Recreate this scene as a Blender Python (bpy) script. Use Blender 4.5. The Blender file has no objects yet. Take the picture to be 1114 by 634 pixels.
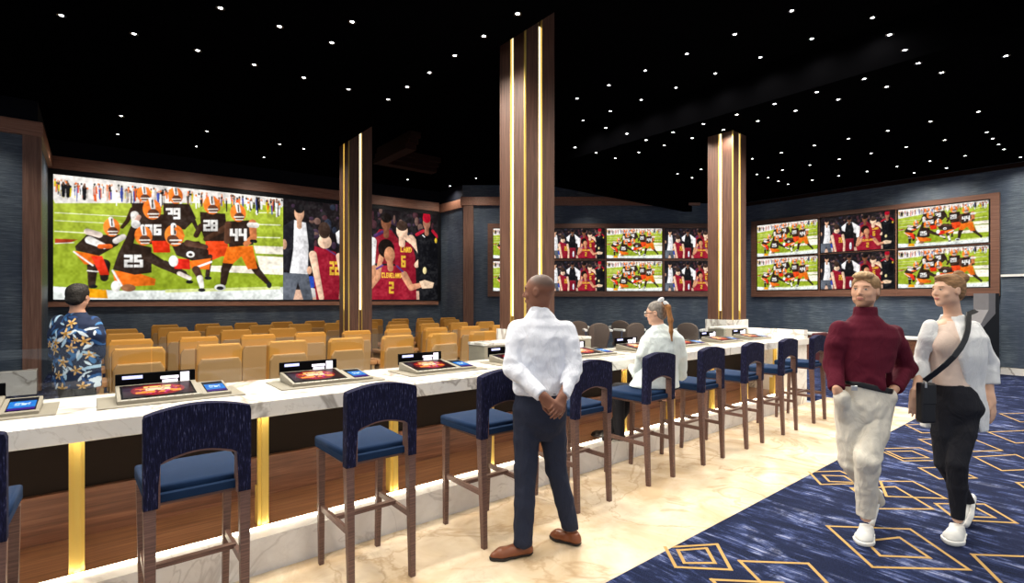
import bpy, bmesh, math, random
import numpy as np
from mathutils import Vector, Matrix, noise
random.seed(7)
C = bpy.context.scene.collection
PI = math.pi
# ---------------------------------------------------------------- frames
# world x (u) runs along the bar away from us, world y (v) runs across it; the camera looks between the two
F_ = 557.0; CX = 557.0; HY = 326.0; EYE = 1.65
CA, SA = 0.7750, 0.6320
_n = math.hypot(CA, SA); CA /= _n; SA /= _n
YAW = -math.atan2(SA, CA)
def c2w(X, Y): return (CA*X + SA*Y, -SA*X + CA*Y)
def at_z(px, py, z):                       # where the sight line through a pixel meets height z
    D = F_*(EYE-z)/(py-HY); X = (px-CX)/F_*D
    u, v = c2w(X, D); return Vector((u, v, z))
def on_v(px, v):                           # u (and depth) where a pixel column meets the plane y=v
    t = (px-CX)/F_; D = v/(CA-SA*t); return D*(SA+CA*t), D
def on_u(px, u):
    t = (px-CX)/F_; D = u/(SA+CA*t); return D*(CA-SA*t), D
def zat(py, D): return EYE-(py-HY)/F_*D
def P(px, py, D): return np.array([(px-CX)/F_*D, D, EYE-(py-HY)/F_*D])
# ---------------------------------------------------------------- objects
def obj(name, bm, mat, parent=None, smooth=False, mats=None):
    me = bpy.data.meshes.new(name)
    if isinstance(bm, bmesh.types.BMesh):
        bmesh.ops.recalc_face_normals(bm, faces=bm.faces)
        bm.to_mesh(me); bm.free()
    else: me = bm
    o = bpy.data.objects.new(name, me); C.objects.link(o)
    if mats: 
        for m in mats: me.materials.append(m)
    elif mat: me.materials.append(mat)
    if parent is not None: o.parent = parent
    if smooth:
        me.polygons.foreach_set('use_smooth', [True]*len(me.polygons))
    return o
def tag(o, label, cat, group=None, kind=None):
    if label: o['label'] = label
    if cat: o['category'] = cat
    if group: o['group'] = group
    if kind: o['kind'] = kind
    return o
def thing(name, label, cat, loc=(0,0,0), rz=0, group=None):
    o = bpy.data.objects.new(name, None); C.objects.link(o)
    o.location = loc; o.rotation_euler = (0,0,rz); o.empty_display_size = .1
    return tag(o, label, cat, group)
def struct(name, bm, mat, label, cat, parent=None):
    o = obj(name, bm, mat, parent); tag(o, label, cat, kind='structure'); return o
def copy_tree(o, parent=None):
    c = o.copy(); C.objects.link(c)
    if parent is not None: c.parent = parent
    for ch in list(o.children): copy_tree(ch, c)
    return c
def nb(): return bmesh.new()
def box(bm, x0, x1, y0, y1, z0, z1, bev=0, seg=2, mi=0):
    r = bmesh.ops.create_cube(bm, size=1)
    vs = r['verts']
    for v in vs: v.co = Vector(((x0+x1)/2+v.co.x*(x1-x0), (y0+y1)/2+v.co.y*(y1-y0), (z0+z1)/2+v.co.z*(z1-z0)))
    fs = set(f for v in vs for f in v.link_faces)
    for f in fs: f.material_index = mi
    if bev:
        es = set(e for v in vs for e in v.link_edges)
        bmesh.ops.bevel(bm, geom=list(es), offset=bev, segments=seg, affect='EDGES', profile=.6)
    return bm
def bx(*a, **k): return box(nb(), *a, **k)
def hexa(bm, bot, top, bev=0):             # 4 bottom + 4 top points
    vs = [bm.verts.new(p) for p in list(bot)+list(top)]
    fs = [bm.faces.new([vs[3],vs[2],vs[1],vs[0]]), bm.faces.new(vs[4:8])]
    for i in range(4): fs.append(bm.faces.new([vs[i], vs[(i+1)%4], vs[4+(i+1)%4], vs[4+i]]))
    if bev: bmesh.ops.bevel(bm, geom=list(set(e for f in fs for e in f.edges)), offset=bev, segments=2, affect='EDGES', profile=.6)
    return bm
def prism(bm, pts, axis, a, b, bev=0, seg=2, mi=0):
    # extrude a 2D outline: axis 'y' -> pts are (x,z); 'x' -> (y,z); 'z' -> (x,y)
    def mk(p, t):
        return {'y': (p[0], t, p[1]), 'x': (t, p[0], p[1]), 'z': (p[0], p[1], t)}[axis]
    A = [bm.verts.new(mk(p, a)) for p in pts]; B = [bm.verts.new(mk(p, b)) for p in pts]
    n = len(pts); fs = [bm.faces.new(A[::-1]), bm.faces.new(B)]
    rim = list(fs[0].edges)+list(fs[1].edges)
    for i in range(n): fs.append(bm.faces.new([A[i], A[(i+1)%n], B[(i+1)%n], B[i]]))
    for f in fs: f.material_index = mi
    if bev: bmesh.ops.bevel(bm, geom=list(set(rim)), offset=bev, segments=seg, affect='EDGES', profile=.6)
    return bm
def bar(bm, a, b, w, h, w2=None, h2=None, up=(0,0,1), bev=0):
    a = Vector(a); b = Vector(b); d = (b-a).normalized(); up = Vector(up)
    if abs(d.dot(up)) > .95: up = Vector((0,1,0))
    s = d.cross(up).normalized(); t = s.cross(d)
    w2 = w if w2 is None else w2; h2 = h if h2 is None else h2
    q = lambda c, w, h: [c-s*w/2-t*h/2, c+s*w/2-t*h/2, c+s*w/2+t*h/2, c-s*w/2+t*h/2]
    return hexa(bm, q(a, w, h), q(b, w2, h2), bev)
def cyl(bm, c, r, h, seg=24, r2=None):
    bmesh.ops.create_cone(bm, cap_ends=True, segments=seg, radius1=r, radius2=r if r2 is None else r2, depth=h, matrix=Matrix.Translation(Vector(c)+Vector((0,0,h/2))))
    return bm
def wall_slab(bm, p, q, z0, z1, th):       # vertical slab whose visible face runs p->q, thickness behind it
    p = Vector((p[0], p[1])); q = Vector((q[0], q[1])); d = (q-p).normalized(); n = Vector((-d.y, d.x))
    if n.dot(p) < 0: n = -n
    r = [p, q, q+n*th, p+n*th]
    return hexa(bm, [(a.x, a.y, z0) for a in r], [(a.x, a.y, z1) for a in r])
# ---------------------------------------------------------------- materials
def lin(c):
    if isinstance(c, str): c = [int(c[i:i+2], 16)/255 for i in (1,3,5)]
    return [x/12.92 if x <= .04045 else ((x+.055)/1.055)**2.4 for x in c]
MATS = {}
class NT:
    def __init__(s, name):
        s.m = bpy.data.materials.new(name); s.m.use_nodes = True; s.t = s.m.node_tree; s.n = s.t.nodes; s.l = s.t.links
        s.b = s.n['Principled BSDF']
    def node(s, typ, **k):
        x = s.n.new(typ)
        for a, b in k.items():
            if a == 'inp':
                for i, v in b.items(): x.inputs[i].default_value = v
            else: setattr(x, a, b)
        return x
    def link(s, a, b): s.l.new(a, b)
    def coord(s, scale=(1,1,1), rot=(0,0,0), kind='Object'):
        tc = s.node('ShaderNodeTexCoord'); mp = s.node('ShaderNodeMapping')
        mp.inputs['Scale'].default_value = scale; mp.inputs['Rotation'].default_value = rot
        s.link(tc.outputs[kind], mp.inputs['Vector']); return mp.outputs['Vector']
    def noise(s, vec, sc=5, det=4, rough=.55, dist=0):
        x = s.node('ShaderNodeTexNoise', inp={'Scale': sc, 'Detail': det, 'Roughness': rough, 'Distortion': dist})
        s.link(vec, x.inputs['Vector']); return x.outputs['Fac']
    def ramp(s, fac, stops, interp='LINEAR'):
        r = s.node('ShaderNodeValToRGB'); e = r.color_ramp.elements; r.color_ramp.interpolation = interp
        while len(e) < len(stops): e.new(.5)
        for i, (p, c) in enumerate(stops):
            e[i].position = p; e[i].color = (*lin(c), 1)
        s.link(fac, r.inputs['Fac']); return r.outputs['Color']
    def mix(s, fac, a, b, mode='MIX'):
        x = s.node('ShaderNodeMix', data_type='RGBA', blend_type=mode)
        for sock, val in ((x.inputs[0], fac), (x.inputs[6], a), (x.inputs[7], b)):
            if hasattr(val, 'is_linked') or hasattr(val, 'links'): s.link(val, sock)
            elif isinstance(val, (int, float)): sock.default_value = val
            else: sock.default_value = (*lin(val), 1)
        return x.outputs[2]
    def bump(s, h, st=.2, dist=.01):
        b = s.node('ShaderNodeBump', inp={'Strength': st, 'Distance': dist})
        s.link(h, b.inputs['Height']); s.link(b.outputs['Normal'], s.b.inputs['Normal'])
    def col(s, sock): s.link(sock, s.b.inputs['Base Color'])
    def set(s, **k):
        for a, v in k.items(): s.b.inputs[a.replace('_', ' ')].default_value = v
def plain(name, c, rough=.5, metal=0, spec=.5, noise_amt=.12, nscale=8):
    t = NT(name); t.set(Roughness=rough, Metallic=metal); t.b.inputs['Specular IOR Level'].default_value = spec
    l = lin(c); f = t.noise(t.coord(), nscale, 3)
    a = t.node('ShaderNodeMix', data_type='RGBA'); a.inputs[6].default_value = (*[x*(1-noise_amt) for x in l], 1); a.inputs[7].default_value = (*[min(1, x*(1+noise_amt)) for x in l], 1)
    t.link(f, a.inputs[0]); t.col(a.outputs[2]); MATS[name] = t.m; return t.m
def emit(name, c, s):
    t = NT(name); t.b.inputs['Base Color'].default_value = (*lin(c), 1); t.b.inputs['Emission Color'].default_value = (*lin(c), 1)
    t.b.inputs['Emission Strength'].default_value = s; MATS[name] = t.m; return t.m
def wood(name, dark, mid, light, axis='z', scale=1.0, rough=.45, kind='Object'):
    t = NT(name); sc = {'z': (14, 14, .5), 'x': (.5, 14, 14), 'y': (14, .5, 14)}[axis]
    v = t.coord(tuple(a*scale for a in sc), kind=kind)
    f = t.noise(v, 3.2, 6, .65, .6); g = t.noise(v, 14, 3, .6)
    c = t.ramp(f, [(.28, dark), (.5, mid), (.74, light)]); c2 = t.mix(g, dark, c); c3 = t.mix(.35, c, c2)
    t.col(c3); t.set(Roughness=rough); t.bump(f, .06); MATS[name] = t.m; return t.m
def marble(name, base, v1, v2, scale=1, rough=.15, vein=(.47, .5, .53), amount=.8, cloud=None):
    t = NT(name); v = t.coord((scale,)*3, (0, 0, .5))
    w = t.noise(v, 1.1, 5, .55, 1.6)
    ve = t.ramp(w, [(vein[0], (0,0,0)), (vein[1], (1,1,1)), (vein[2], (0,0,0))])
    w2 = t.noise(v, 2.7, 6, .6, 1.2)
    ve2 = t.ramp(w2, [(.485, (0,0,0)), (.5, (1,1,1)), (.515, (0,0,0))])
    cl = t.noise(v, 2.2, 4, .6, .8)
    c = t.ramp(cl, [(.35, cloud or base), (.65, base)])
    m1 = t.node('ShaderNodeMath', operation='MULTIPLY', inp={1: amount}); t.link(ve, m1.inputs[0])
    c = t.mix(m1.outputs[0], c, v1)
    m2 = t.node('ShaderNodeMath', operation='MULTIPLY', inp={1: amount*.4}); t.link(ve2, m2.inputs[0])
    c = t.mix(m2.outputs[0], c, v2); t.col(c); t.set(Roughness=rough); MATS[name] = t.m; return t.m
M = MATS
wood('walnut_upright', '#3d261d', '#5e4033', '#7b5a4a', 'z')
wood('walnut_level', '#4e3024', '#704c3c', '#8c6553', 'x')
wood('walnut_post', '#5e3f31', '#805b4b', '#9c7664', 'z')
wood('walnut_band', '#7a5140', '#9c6e58', '#b68a74', 'x')  # level walnut lightened in colour to make up for weak light on the bands
wood('walnut_panel', '#4a2a1c', '#754a34', '#99694d', 'x', .8, .4)
wood('walnut_shelf', '#69432e', '#906447', '#b28764', 'x', .8, .4)  # panel walnut in a lighter colour, as if lit by the strips
wood('stool_wood', '#4a3530', '#6d5048', '#8d6e62', 'x', 3, .45)
marble('counter_marble', '#f4f1ec', '#8d8378', '#b8aea2', .9, .12, (.47, .505, .53), .75, '#e9e4dc')
marble('floor_marble', '#e9dac3', '#ab8b66', '#bd9f7c', .9, .2, (.475, .5, .525), .5, '#cdb594')
marble('plinth_marble', '#ecebea', '#b4b0ae', '#cac6c4', 1.0, .2, (.485, .5, .515), .5, '#d6d3d2')
plain('gold', '#e0c065', .35, .45, noise_amt=.05)
plain('gold_thread', '#b08f55', .7, 0, .2)
plain('black_ceiling', '#040405', .95, 0, .0)
plain('dark_panel', '#1c120c', .7, 0, .2)
plain('black_plastic', '#0b0b10', .35)
plain('screen_black', '#050508', .5, 0, .05); plain('taupe', '#8d8779', .4)
plain('navy_seat', '#192c49', .85, 0, .08)
plain('seat_amber', '#c48d3f', .6, 0, .3, .08, 3)
plain('seat_tan', '#b08b5c', .6, 0, .3, .08, 3)
plain('seat_wood', '#c98f5a', .5)
plain('white_paint', '#e8e6e2', .5)
plain('grey_trim', '#77767a', .4)
plain('lounge_grey', '#6a5a50', .6)
plain('fascia_navy', '#15171f', .9, 0, .1)
plain('brown_soffit', '#24130d', .8, 0, .1)
emit('led_strip', '#f8ecc4', 1.5); emit('led_shelf', '#fff2d8', 12.0); emit('lamp', '#ffffff', 14.0)
emit('fill_under', '#fff0d0', 20.0); emit('led_soft', '#e8c77c', 1.0)
# blue grass-cloth wallpaper
t = NT('wallpaper'); v = t.coord((1.2, 1.2, 34)); a = t.noise(v, 3, 5, .7)
c = t.ramp(a, [(.3, '#252f3d'), (.5, '#455260'), (.72, '#7d8892')]); v2 = t.coord((.9, .9, .25)); b2 = t.noise(v2, 2.2, 2)
c = t.mix(t.ramp(b2, [(.42, (0,0,0)), (.6, (.75,.75,.75))]), c, '#2a3850'); t.col(c); t.set(Roughness=.55); M['wallpaper'] = t.m
# stool back fabric: navy with light vertical flecks
t = NT('fleck_fabric'); a = t.noise(t.coord((60, 60, 9)), 3, 3, .6)
c = t.ramp(a, [(.46, '#12132a'), (.62, '#1f2142'), (.76, '#5f6180')]); t.col(c); t.set(Roughness=.9); t.bump(a, .3); t.b.inputs['Specular IOR Level'].default_value=.15; M['fleck_fabric'] = t.m
# carpet
t = NT('carpet'); a = t.noise(t.coord((6.0, 1.1, 1), (0, 0, .12)), 2.0, 8, .75, .35); b2 = t.noise(t.coord((1.3, 3.0, 1), (0, 0, .5)), 1.5, 8, .75, .3)
c = t.ramp(a, [(.43, '#04060f'), (.50, '#121a36'), (.57, '#465380'), (.66, '#b0b6d0')])
c = t.mix(t.ramp(b2, [(.45, (0,0,0)), (.56, (.92,.92,.92))]), c, '#080d20')
fine = t.noise(t.coord((160, 40, 1)), 3, 2); c = t.mix(.25, c, t.ramp(fine, [(.35, '#060a18'), (.7, '#4c5a90')]))
t.col(c); t.set(Roughness=.95); t.b.inputs['Specular IOR Level'].default_value=.1; M['carpet'] = t.m
# glass
def glassmat(name, tint=.93, rough=.02, refl=.10):
    m = bpy.data.materials.new(name); m.use_nodes = True; nt = m.node_tree; nt.nodes.clear()
    o = nt.nodes.new('ShaderNodeOutputMaterial'); mx = nt.nodes.new('ShaderNodeMixShader'); tr = nt.nodes.new('ShaderNodeBsdfTransparent'); g = nt.nodes.new('ShaderNodeBsdfGlossy')
    tr.inputs[0].default_value = (tint*.98, tint, tint*1.0, 1); g.inputs['Roughness'].default_value = rough
    f = nt.nodes.new('ShaderNodeLayerWeight'); f.inputs[0].default_value = .5; p5 = nt.nodes.new('ShaderNodeMath'); p5.operation = 'POWER'; p5.inputs[1].default_value = 5
    mu = nt.nodes.new('ShaderNodeMath'); mu.operation = 'MULTIPLY_ADD'; mu.inputs[1].default_value = .5; mu.inputs[2].default_value = refl; mu.use_clamp = True
    nt.links.new(f.outputs['Facing'], p5.inputs[0]); nt.links.new(p5.outputs[0], mu.inputs[0]); nt.links.new(mu.outputs[0], mx.inputs[0]); nt.links.new(tr.outputs[0], mx.inputs[1]); nt.links.new(g.outputs[0], mx.inputs[2]); nt.links.new(mx.outputs[0], o.inputs[0])
    M[name] = m; return m
glassmat('glass', .95, .03, .03)
def colattr(name, rough=.6, em=0, spec=.4, bumpsc=None):
    t = NT(name); a = t.node('ShaderNodeAttribute', attribute_name='Col')
    if em:
        t.b.inputs['Base Color'].default_value = (0,0,0,1); t.link(a.outputs['Color'], t.b.inputs['Emission Color']); t.set(Emission_Strength=em, Roughness=.3); spec = .06
    else: t.col(a.outputs['Color']); t.set(Roughness=rough)
    t.b.inputs['Specular IOR Level'].default_value = spec
    if bumpsc: t.bump(t.noise(t.coord(), bumpsc, 4), .25, .004)
    M[name] = t.m; return t.m
colattr('screen_picture', em=1.15)
colattr('skin', .5); colattr('print_cloth', .8, bumpsc=60); colattr('hair', .65, spec=.3, bumpsc=120)
def cloth(name, c, rough=.85, sc=11, st=.55, weave=0):
    t = NT(name); l = lin(c); f = t.noise(t.coord((1.2,1.2,.55), (0,.35,0)), sc, 3, .5, 1.2)
    a = t.node('ShaderNodeMix', data_type='RGBA'); a.inputs[6].default_value = (*[x*.95 for x in l], 1); a.inputs[7].default_value = (*[min(1, x*1.08) for x in l], 1)
    t.link(f, a.inputs[0]); t.col(a.outputs[2]); t.set(Roughness=rough); t.b.inputs['Specular IOR Level'].default_value=.2; t.bump(f, st, .03); M[name] = t.m; return t.m
cloth('white_shirt', '#dfe3ee'); cloth('navy_trousers', '#272c3d'); cloth('maroon_knit', '#571528', st=.4); cloth('cream_chinos', '#d9d4c8')
cloth('white_linen', '#e6e8ea'); cloth('blush_top', '#e6d0c2', st=.3); cloth('black_denim', '#23242b'); cloth('white_blouse', '#d5dfdf')
plain('brown_leather', '#7a4326', .35); plain('black_leather', '#15151a', .4); plain('dark_sole', '#1e1716', .7); plain('white_mesh', '#dfe0de', .7); plain('white_sole', '#efefec', .6); plain('silver', '#c9c9cc', .3, .9)
# ================================================================ the room
SU, SV = 3.72, 10.5            # near ceiling's edges
ZN, ZR, ZH = 4.65, 4.68, 5.25  # near soffit, right ceiling, high ceiling
UR = 15.75                     # right wall
def mk_floor():
    bm = nb()
    for (x0, x1, y0, y1) in ((-9, 19, -7, 1.97), (9.6, 19, 1.97, 4.28), (-9, 19, 4.28, 19)):
        box(bm, x0, x1, y0, y1, -.1, 0)
    # golden diamond outlines woven in the carpet (corner points on the floor)
    D = [[(723.7,595.4),(780,592),(795.2,619.8),(735.2,617)], [(737.5,598.6),(768.5,596.3),(777.7,612.5),(744.5,612.5)],
         [(804.5,610.2),(879.2,613),(915,650),(842,648)], [(774,630.5),(851.5,634),(890,672),(812,668)],
         [(900,572.3),(990,575.5),(1054.5,619.8),(949.3,617)], [(941.5,588.5),(978.4,584.6),(1011.6,607),(957.6,604.6)],
         [(1057.8,603.2),(1160,607),(1230,660),(1110,655)],
         [(880,513.3),(913.8,512.3),(943.8,526),(893,527)], [(895.3,517),(918.4,517.8),(930,524.8),(902.2,523.8)],
         [(926,531),(974,529.4),(1015.3,553.8),(953,553.4)], [(957.6,523.4),(993,523.6),(1029,542.3),(964.5,540)],
         [(1017.6,547.8),(1070.7,548.3),(1106,569),(1040.7,565.4)], [(1040,553),(1062,552.5),(1082,563),(1052,562)],
         [(953,488),(1000,487),(1036,500.5),(983,501.5)], [(965,491),(992,490.5),(1010,498),(982,498.5)],
         [(1000,478),(1055,476),(1090,490),(1030,492)], [(1060,497),(1105,494.5),(1140,510),(1090,512)], [(1075,470),(1120,468),(1150,480),(1105,482)],
         [(1106,525),(1150,524),(1190,545),(1140,547)], [(985,462),(1020,461),(1040,470),(1003,471)], [(1088,450),(1125,449),(1150,458),(1110,459)],
         [(1000,509),(1036,508),(1062,520),(1022,521)]]
    for d in D:
        q = [at_z(x, y, .0) for x, y in d]; c = sum(q, Vector())/4
        w = .011
        for i in range(4):
            a, b = q[i], q[(i+1)%4]; dd = (b-a).normalized(); n = Vector((-dd.y, dd.x, 0))
            vs = [bm.verts.new((p.x, p.y, .0015+i*.0004)) for p in (a-n*w-dd*w, b-n*w+dd*w, b+n*w+dd*w, a+n*w-dd*w)]
            f = bm.faces.new(vs); f.material_index = 1
            if f.normal.z < 0: f.normal_flip()
    me = bpy.data.meshes.new('floor'); bm.normal_update(); bm.to_mesh(me); bm.free()
    o = obj('floor', me, None, mats=[M['carpet'], M['gold_thread']])
    tag(o, 'dark blue streaked carpet with thin golden diamond outlines', 'carpet', kind='structure')
mk_floor()
struct('floor_walkway', bx(-9, 9.6, 1.97, 3.34, -.1, .002), M['floor_marble'], 'cream marble walkway running under the bar stools', 'floor')
struct('floor_plinth', bx(-9, 8.9, 3.34, 4.28, -.1, .0), M['floor_marble'], 'marble floor beneath the long counter', 'floor')
# ceilings
def slab(x0, x1, y0, y1, z): return bx(x0, x1, y0, y1, z, z+.08)
struct('ceiling', slab(-9, SU, -7, SV, ZN), M['black_ceiling'], 'black lowered ceiling over the near left part of the room', 'ceiling')
struct('ceiling_coffer', slab(SU, 8.0, -7, 9.0, ZH), M['black_ceiling'], 'black raised ceiling around the tallest column', 'ceiling')
struct('ceiling_right', slab(8.0, 19, -7, 9.0, ZR), M['black_ceiling'], 'black ceiling dotted with small lights on the right', 'ceiling')
b = slab(-9, SU, SV, 19, ZH); box(b, SU, 19, 9.0, 19, ZH, ZH+.08)
struct('ceiling_far', b, M['black_ceiling'], 'black high ceiling over the theatre seats and far walls', 'ceiling')
b = bx(SU-.02, SU, -7, SV, ZN+.001, ZH+.1); box(b, -9, SU, SV, SV+.02, ZN+.001, ZH+.1); box(b, 7.98, 8.0, -7, 9, ZR+.001, ZH+.1)
struct('ceiling_fascia', b, M['black_ceiling'], 'black upstands between the ceiling levels', 'ceiling')
struct('trim_bulkhead', bx(8.0, 15.7, 8.9, 9.06, 4.42, ZH), M['black_ceiling'], 'dark bulkhead hanging before the far screens', 'beam')
# faint stepped timber soffits far in the dark
b = nb()
for i in range(3):
    p = at_z(411+i*2, 176-i*6, 4.9+i*.1); box(b, p.x, p.x+1.6, p.y, p.y+.25, p.z, p.z+.12); box(b, p.x, p.x+.25, p.y-1.4, p.y, p.z, p.z+.12)
struct('trim_soffit', b, M['brown_soffit'], 'stepped dark timber soffit beneath the black ceiling', 'soffit')
# screen wall (left), slightly turned
uL, DL = -.707, 11.47; A = Vector((-.707-.22, 15.40)); B = Vector((8.86, 14.78))
dW = (B-A).normalized(); nW = Vector((-dW.y, dW.x))
def sw(s, off=0): p = A+dW*s-nW*off; return (p.x, p.y)
LW = (B-A).length
struct('wall_left', wall_slab(nb(), sw(-.1), sw(LW+.15), 0, 4.62, .2), M['wallpaper'], 'blue grasscloth wall behind the giant video wall', 'wall')
struct('wall_left_upper', wall_slab(nb(), sw(-.1), sw(LW+.15), 4.62, ZH+.1, .2), M['fascia_navy'], 'dark fascia above the giant video wall', 'wall')
struct('trim_1', wall_slab(nb(), sw(-.05, .10), sw(LW, .10), 4.58, 4.86, .12), M['walnut_band'], 'wide walnut band above the giant video wall', 'trim')
struct('trim_2', wall_slab(nb(), sw(-.05, .06), sw(LW, .06), 1.49, 1.63, .08), M['walnut_band'], 'narrow walnut rail under the giant video wall', 'trim')
# protruding portal at far left
PU, PV = -.80, 12.66
uu24, _ = on_v(24.7, PV)
struct('wall_portal', bx(-9, PU, PV, 15.4, 0, 4.6), M['wallpaper'], 'blue grasscloth wall at the far left edge', 'wall')
struct('wall_portal_upper', bx(-9, PU+.002, PV-.002, 15.4, 4.6, ZH+.1), M['fascia_navy'], 'dark fascia above the far left wall', 'wall')
struct('trim_3', bx(uu24, PU+.05, PV-.06, PV+.12, 0, 4.62), M['walnut_post'], 'walnut pilaster left of the giant video wall', 'trim')
b = bx(-9, PU+.07, PV-.09, PV+.1, 4.6, 4.86); box(b, PU-.05, PU+.07, PV+.1, 15.3, 4.6, 4.86)
struct('trim_4', b, M['walnut_band'], 'walnut band along the top of the far left wall', 'trim')
# far frontal wall, seen face on: cam depth YB
YB = 16.1
def cw(px, D): return c2w((px-CX)/F_*D, D)
p0, p1 = cw(503, YB), cw(806.5, YB)
struct('wall_return', wall_slab(nb(), (B.x+.1, B.y+.1), p0, 0, 4.62, .15), M['wallpaper'], 'narrow blue wall between giant video wall and pilaster', 'wall')
struct('trim_5', wall_slab(nb(), (B.x+.05, B.y), (p0[0]-.03, p0[1]-.03), 4.55, 4.82, .1), M['walnut_band'], 'walnut band on the narrow return wall', 'trim')
struct('wall_back', wall_slab(nb(), p0, p1, 0, ZH+.05, .2), M['wallpaper'], 'blue grasscloth wall behind the eight far screens', 'wall')
struct('wall_return_upper', wall_slab(nb(), (B.x+.1, B.y+.1), p0, 4.62, ZH+.05, .14), M['fascia_navy'], 'dark fascia above the narrow return wall', 'wall')
struct('trim_6', wall_slab(nb(), cw(504, YB-.1), cw(515, YB-.1), 0, 4.6, .2), M['walnut_post'], 'walnut pilaster left of the eight far screens', 'trim')
struct('trim_7', wall_slab(nb(), cw(501, YB-.12), cw(762, YB-.12), zat(223, YB-.12), zat(214, YB-.12), .2), M['walnut_band'], 'walnut band above the eight far screens', 'trim')
# right wall
struct('wall_right', bx(UR, UR+.2, -7, 9, 0, ZR+.05), M['wallpaper'], 'blue grasscloth wall behind the six right screens', 'wall')
struct('trim_8', bx(UR-.05, UR, -7, 8.2, 4.56, 4.66), M['brown_soffit'], 'thin dark cornice on the right wall', 'trim')
vr, _ = on_u(1089, UR-.1)
struct('wall_right_box', bx(UR-.12, UR-.01, -3, vr, .16, 2.16), M['wallpaper'], 'lower blue wall panel at the right edge', 'wall')
struct('trim_9', bx(UR-.16, UR-.01, -3, vr, 2.16, 2.21), M['white_paint'], 'thin white ledge capping the right wall panel', 'trim')
struct('baseboard_right', bx(UR-.17, UR-.01, -3, vr, 0, .15), M['counter_marble'], 'white marble baseboard at the right edge', 'baseboard')
# ---------------------------------------------------------------- columns
def column(u0, v0, label):
    s = .485
    t = thing('column', label, 'column', (u0, v0, 0))
    z1 = ZH+.02
    b = nb(); g = .075; w = .062; d = .03   # core plus raised cladding boards leaving LED slots
    box(b, d, s-d, d, s-d, 0, z1)
    obj('core', b, M['walnut_upright'], t)
    b = nb(); c = s/2
    for (a0, a1) in ((.012, c-w/2), (c+w/2, s)):
        box(b, a0, a1, 0, d, .0, z1, .003, 1)
    for (a0, a1) in ((.012, c-w/2), (c+w/2, s-d)):
        box(b, 0, d, a0, a1, .0, z1, .003, 1)
    box(b, s-d, s, d, s, 0, z1); box(b, 0, s-d, s-d, s, 0, z1)
    obj('wood_cladding', b, M['walnut_upright'], t)
    obj('corner_trim', bx(-.004, .016, -.004, .016, 0, z1), M['gold'], t)
    obj('light_strip', bx(c-.020, c+.020, .016, .03, 1.45, z1-.3), M['led_strip'], t)
    obj('light_strip', bx(.016, .03, c-.020, c+.020, 1.45, z1-.3), M['led_strip'], t)
    b = nb()
    for k in (-1, 1):
        box(b, c+k*w/2-.004, c+k*w/2+.004, -.002, .03, 0, z1); box(b, -.002, .03, c+k*w/2-.004, c+k*w/2+.004, 0, z1)
    obj('slot_trim', b, M['gold'], t)
    return t
column(3.95, 4.6, 'tallest walnut column with light strips, behind the man in white shirt')
column(3.86, 9.8, 'walnut column standing among the theatre seats before the video wall')
column(8.85, 4.6, 'walnut column with light strips at the far end of the bar')
# ---------------------------------------------------------------- downlights
L6 = [(133,32),(290,72),(428,108),(550,139),(657,167),(754,192),(477,16),(605,56),(718,91),(762,46),(840,214),(881,187),(929,156),(984,119),(1047,77),(262,250),(255,290),(249,322),(448,283),(425,316),(406,344),(605,311),(657,321),(571,340),(542,363),(591,368),(882,388),(938,370),(974,402),(1030,385)]
L7 = [(81,27),(524,69),(426,109),(341,143),(267,173),(202,200),(640,21),(681,78),(576,116),(484,149),(404,178),(333,203),(270,226),(214,245),(805,35),(840,70),(871,101),(898,128),(946,147),(1077,113),(788,160),(834,176),(691,187),(735,202),(605,211),(648,225),(528,233),(571,246),(460,252),(501,264),(398,269),(437,281),(304,272),(261,260),(343,285),(380,296),(328,310),(198,300),(241,311),(280,322),(1021,227),(923,247),(836,266),(756,282),(686,296),(619,311),(560,323),(1038,269),(1050,282),(1062,294),(1073,304),(952,285),(874,299),(802,312),(737,324),(677,336),(621,346),(569,355),(994,317),(922,328),(855,339),(794,349),(736,358),(682,367),(633,375),(592,362),(613,369),(956,342),(890,352),(407,354),(455,345),(437,362),(175,395),(1107,320)]
pts = [(x/1.989, y/1.989) for x, y in L6]+[(520+x/1.8754, y/1.8754) for x, y in L7]
def ceil_hit(px, py):
    for z, ok in ((ZN, lambda p: p.x < SU and p.y < SV), (ZR, lambda p: p.x > 8.0 and p.y < 9.0), (ZH, lambda p: not (p.x < SU and p.y < SV) and not (p.x > 8 and p.y < 9))):
        p = at_z(px, py, z)
        if ok(p) and p.x < UR-.1: return p
    p = at_z(px, py, ZR); return p if p.x < UR-.05 else None
def region(px, py):
    if px < 170 and py > 110: return 'above the left end of the video wall'
    if px < 350 and py > 110: return 'above the middle of the video wall'
    if px < 400: return 'in the near ceiling at upper left'
    if px < 545: return 'between the two left columns'
    if px < 640: return 'close to the tallest column'
    if px < 770 and py > 110: return 'low above the eight far screens'
    if px < 820: return 'left of the farthest column' if px < 770 else 'above the farthest column'
    if py > 125: return 'low above the six right screens'
    return 'in the upper right ceiling'
dl = []
for px, py in pts:
    p = ceil_hit(px, py)
    if p: dl.append((px, py, p))
regs = {}
for i, (px, py, p) in enumerate(dl): regs.setdefault(region(px, py), []).append((px, i))
ordn = ['first','second','third','fourth','fifth','sixth','seventh','eighth','ninth','tenth','eleventh','twelfth','thirteenth','fourteenth','fifteenth','sixteenth','seventeenth','eighteenth','nineteenth','twentieth','twenty-first','twenty-second','twenty-third','twenty-fourth','twenty-fifth','twenty-sixth','twenty-seventh','twenty-eighth','twenty-ninth','thirtieth','thirty-first','thirty-second','thirty-third','thirty-fourth','thirty-fifth']
names = {}
for r, l in regs.items():
    for k, (_, i) in enumerate(sorted(l)): names[i] = f'round downlight {r}, {ordn[k]} from left'
proto = None
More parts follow.
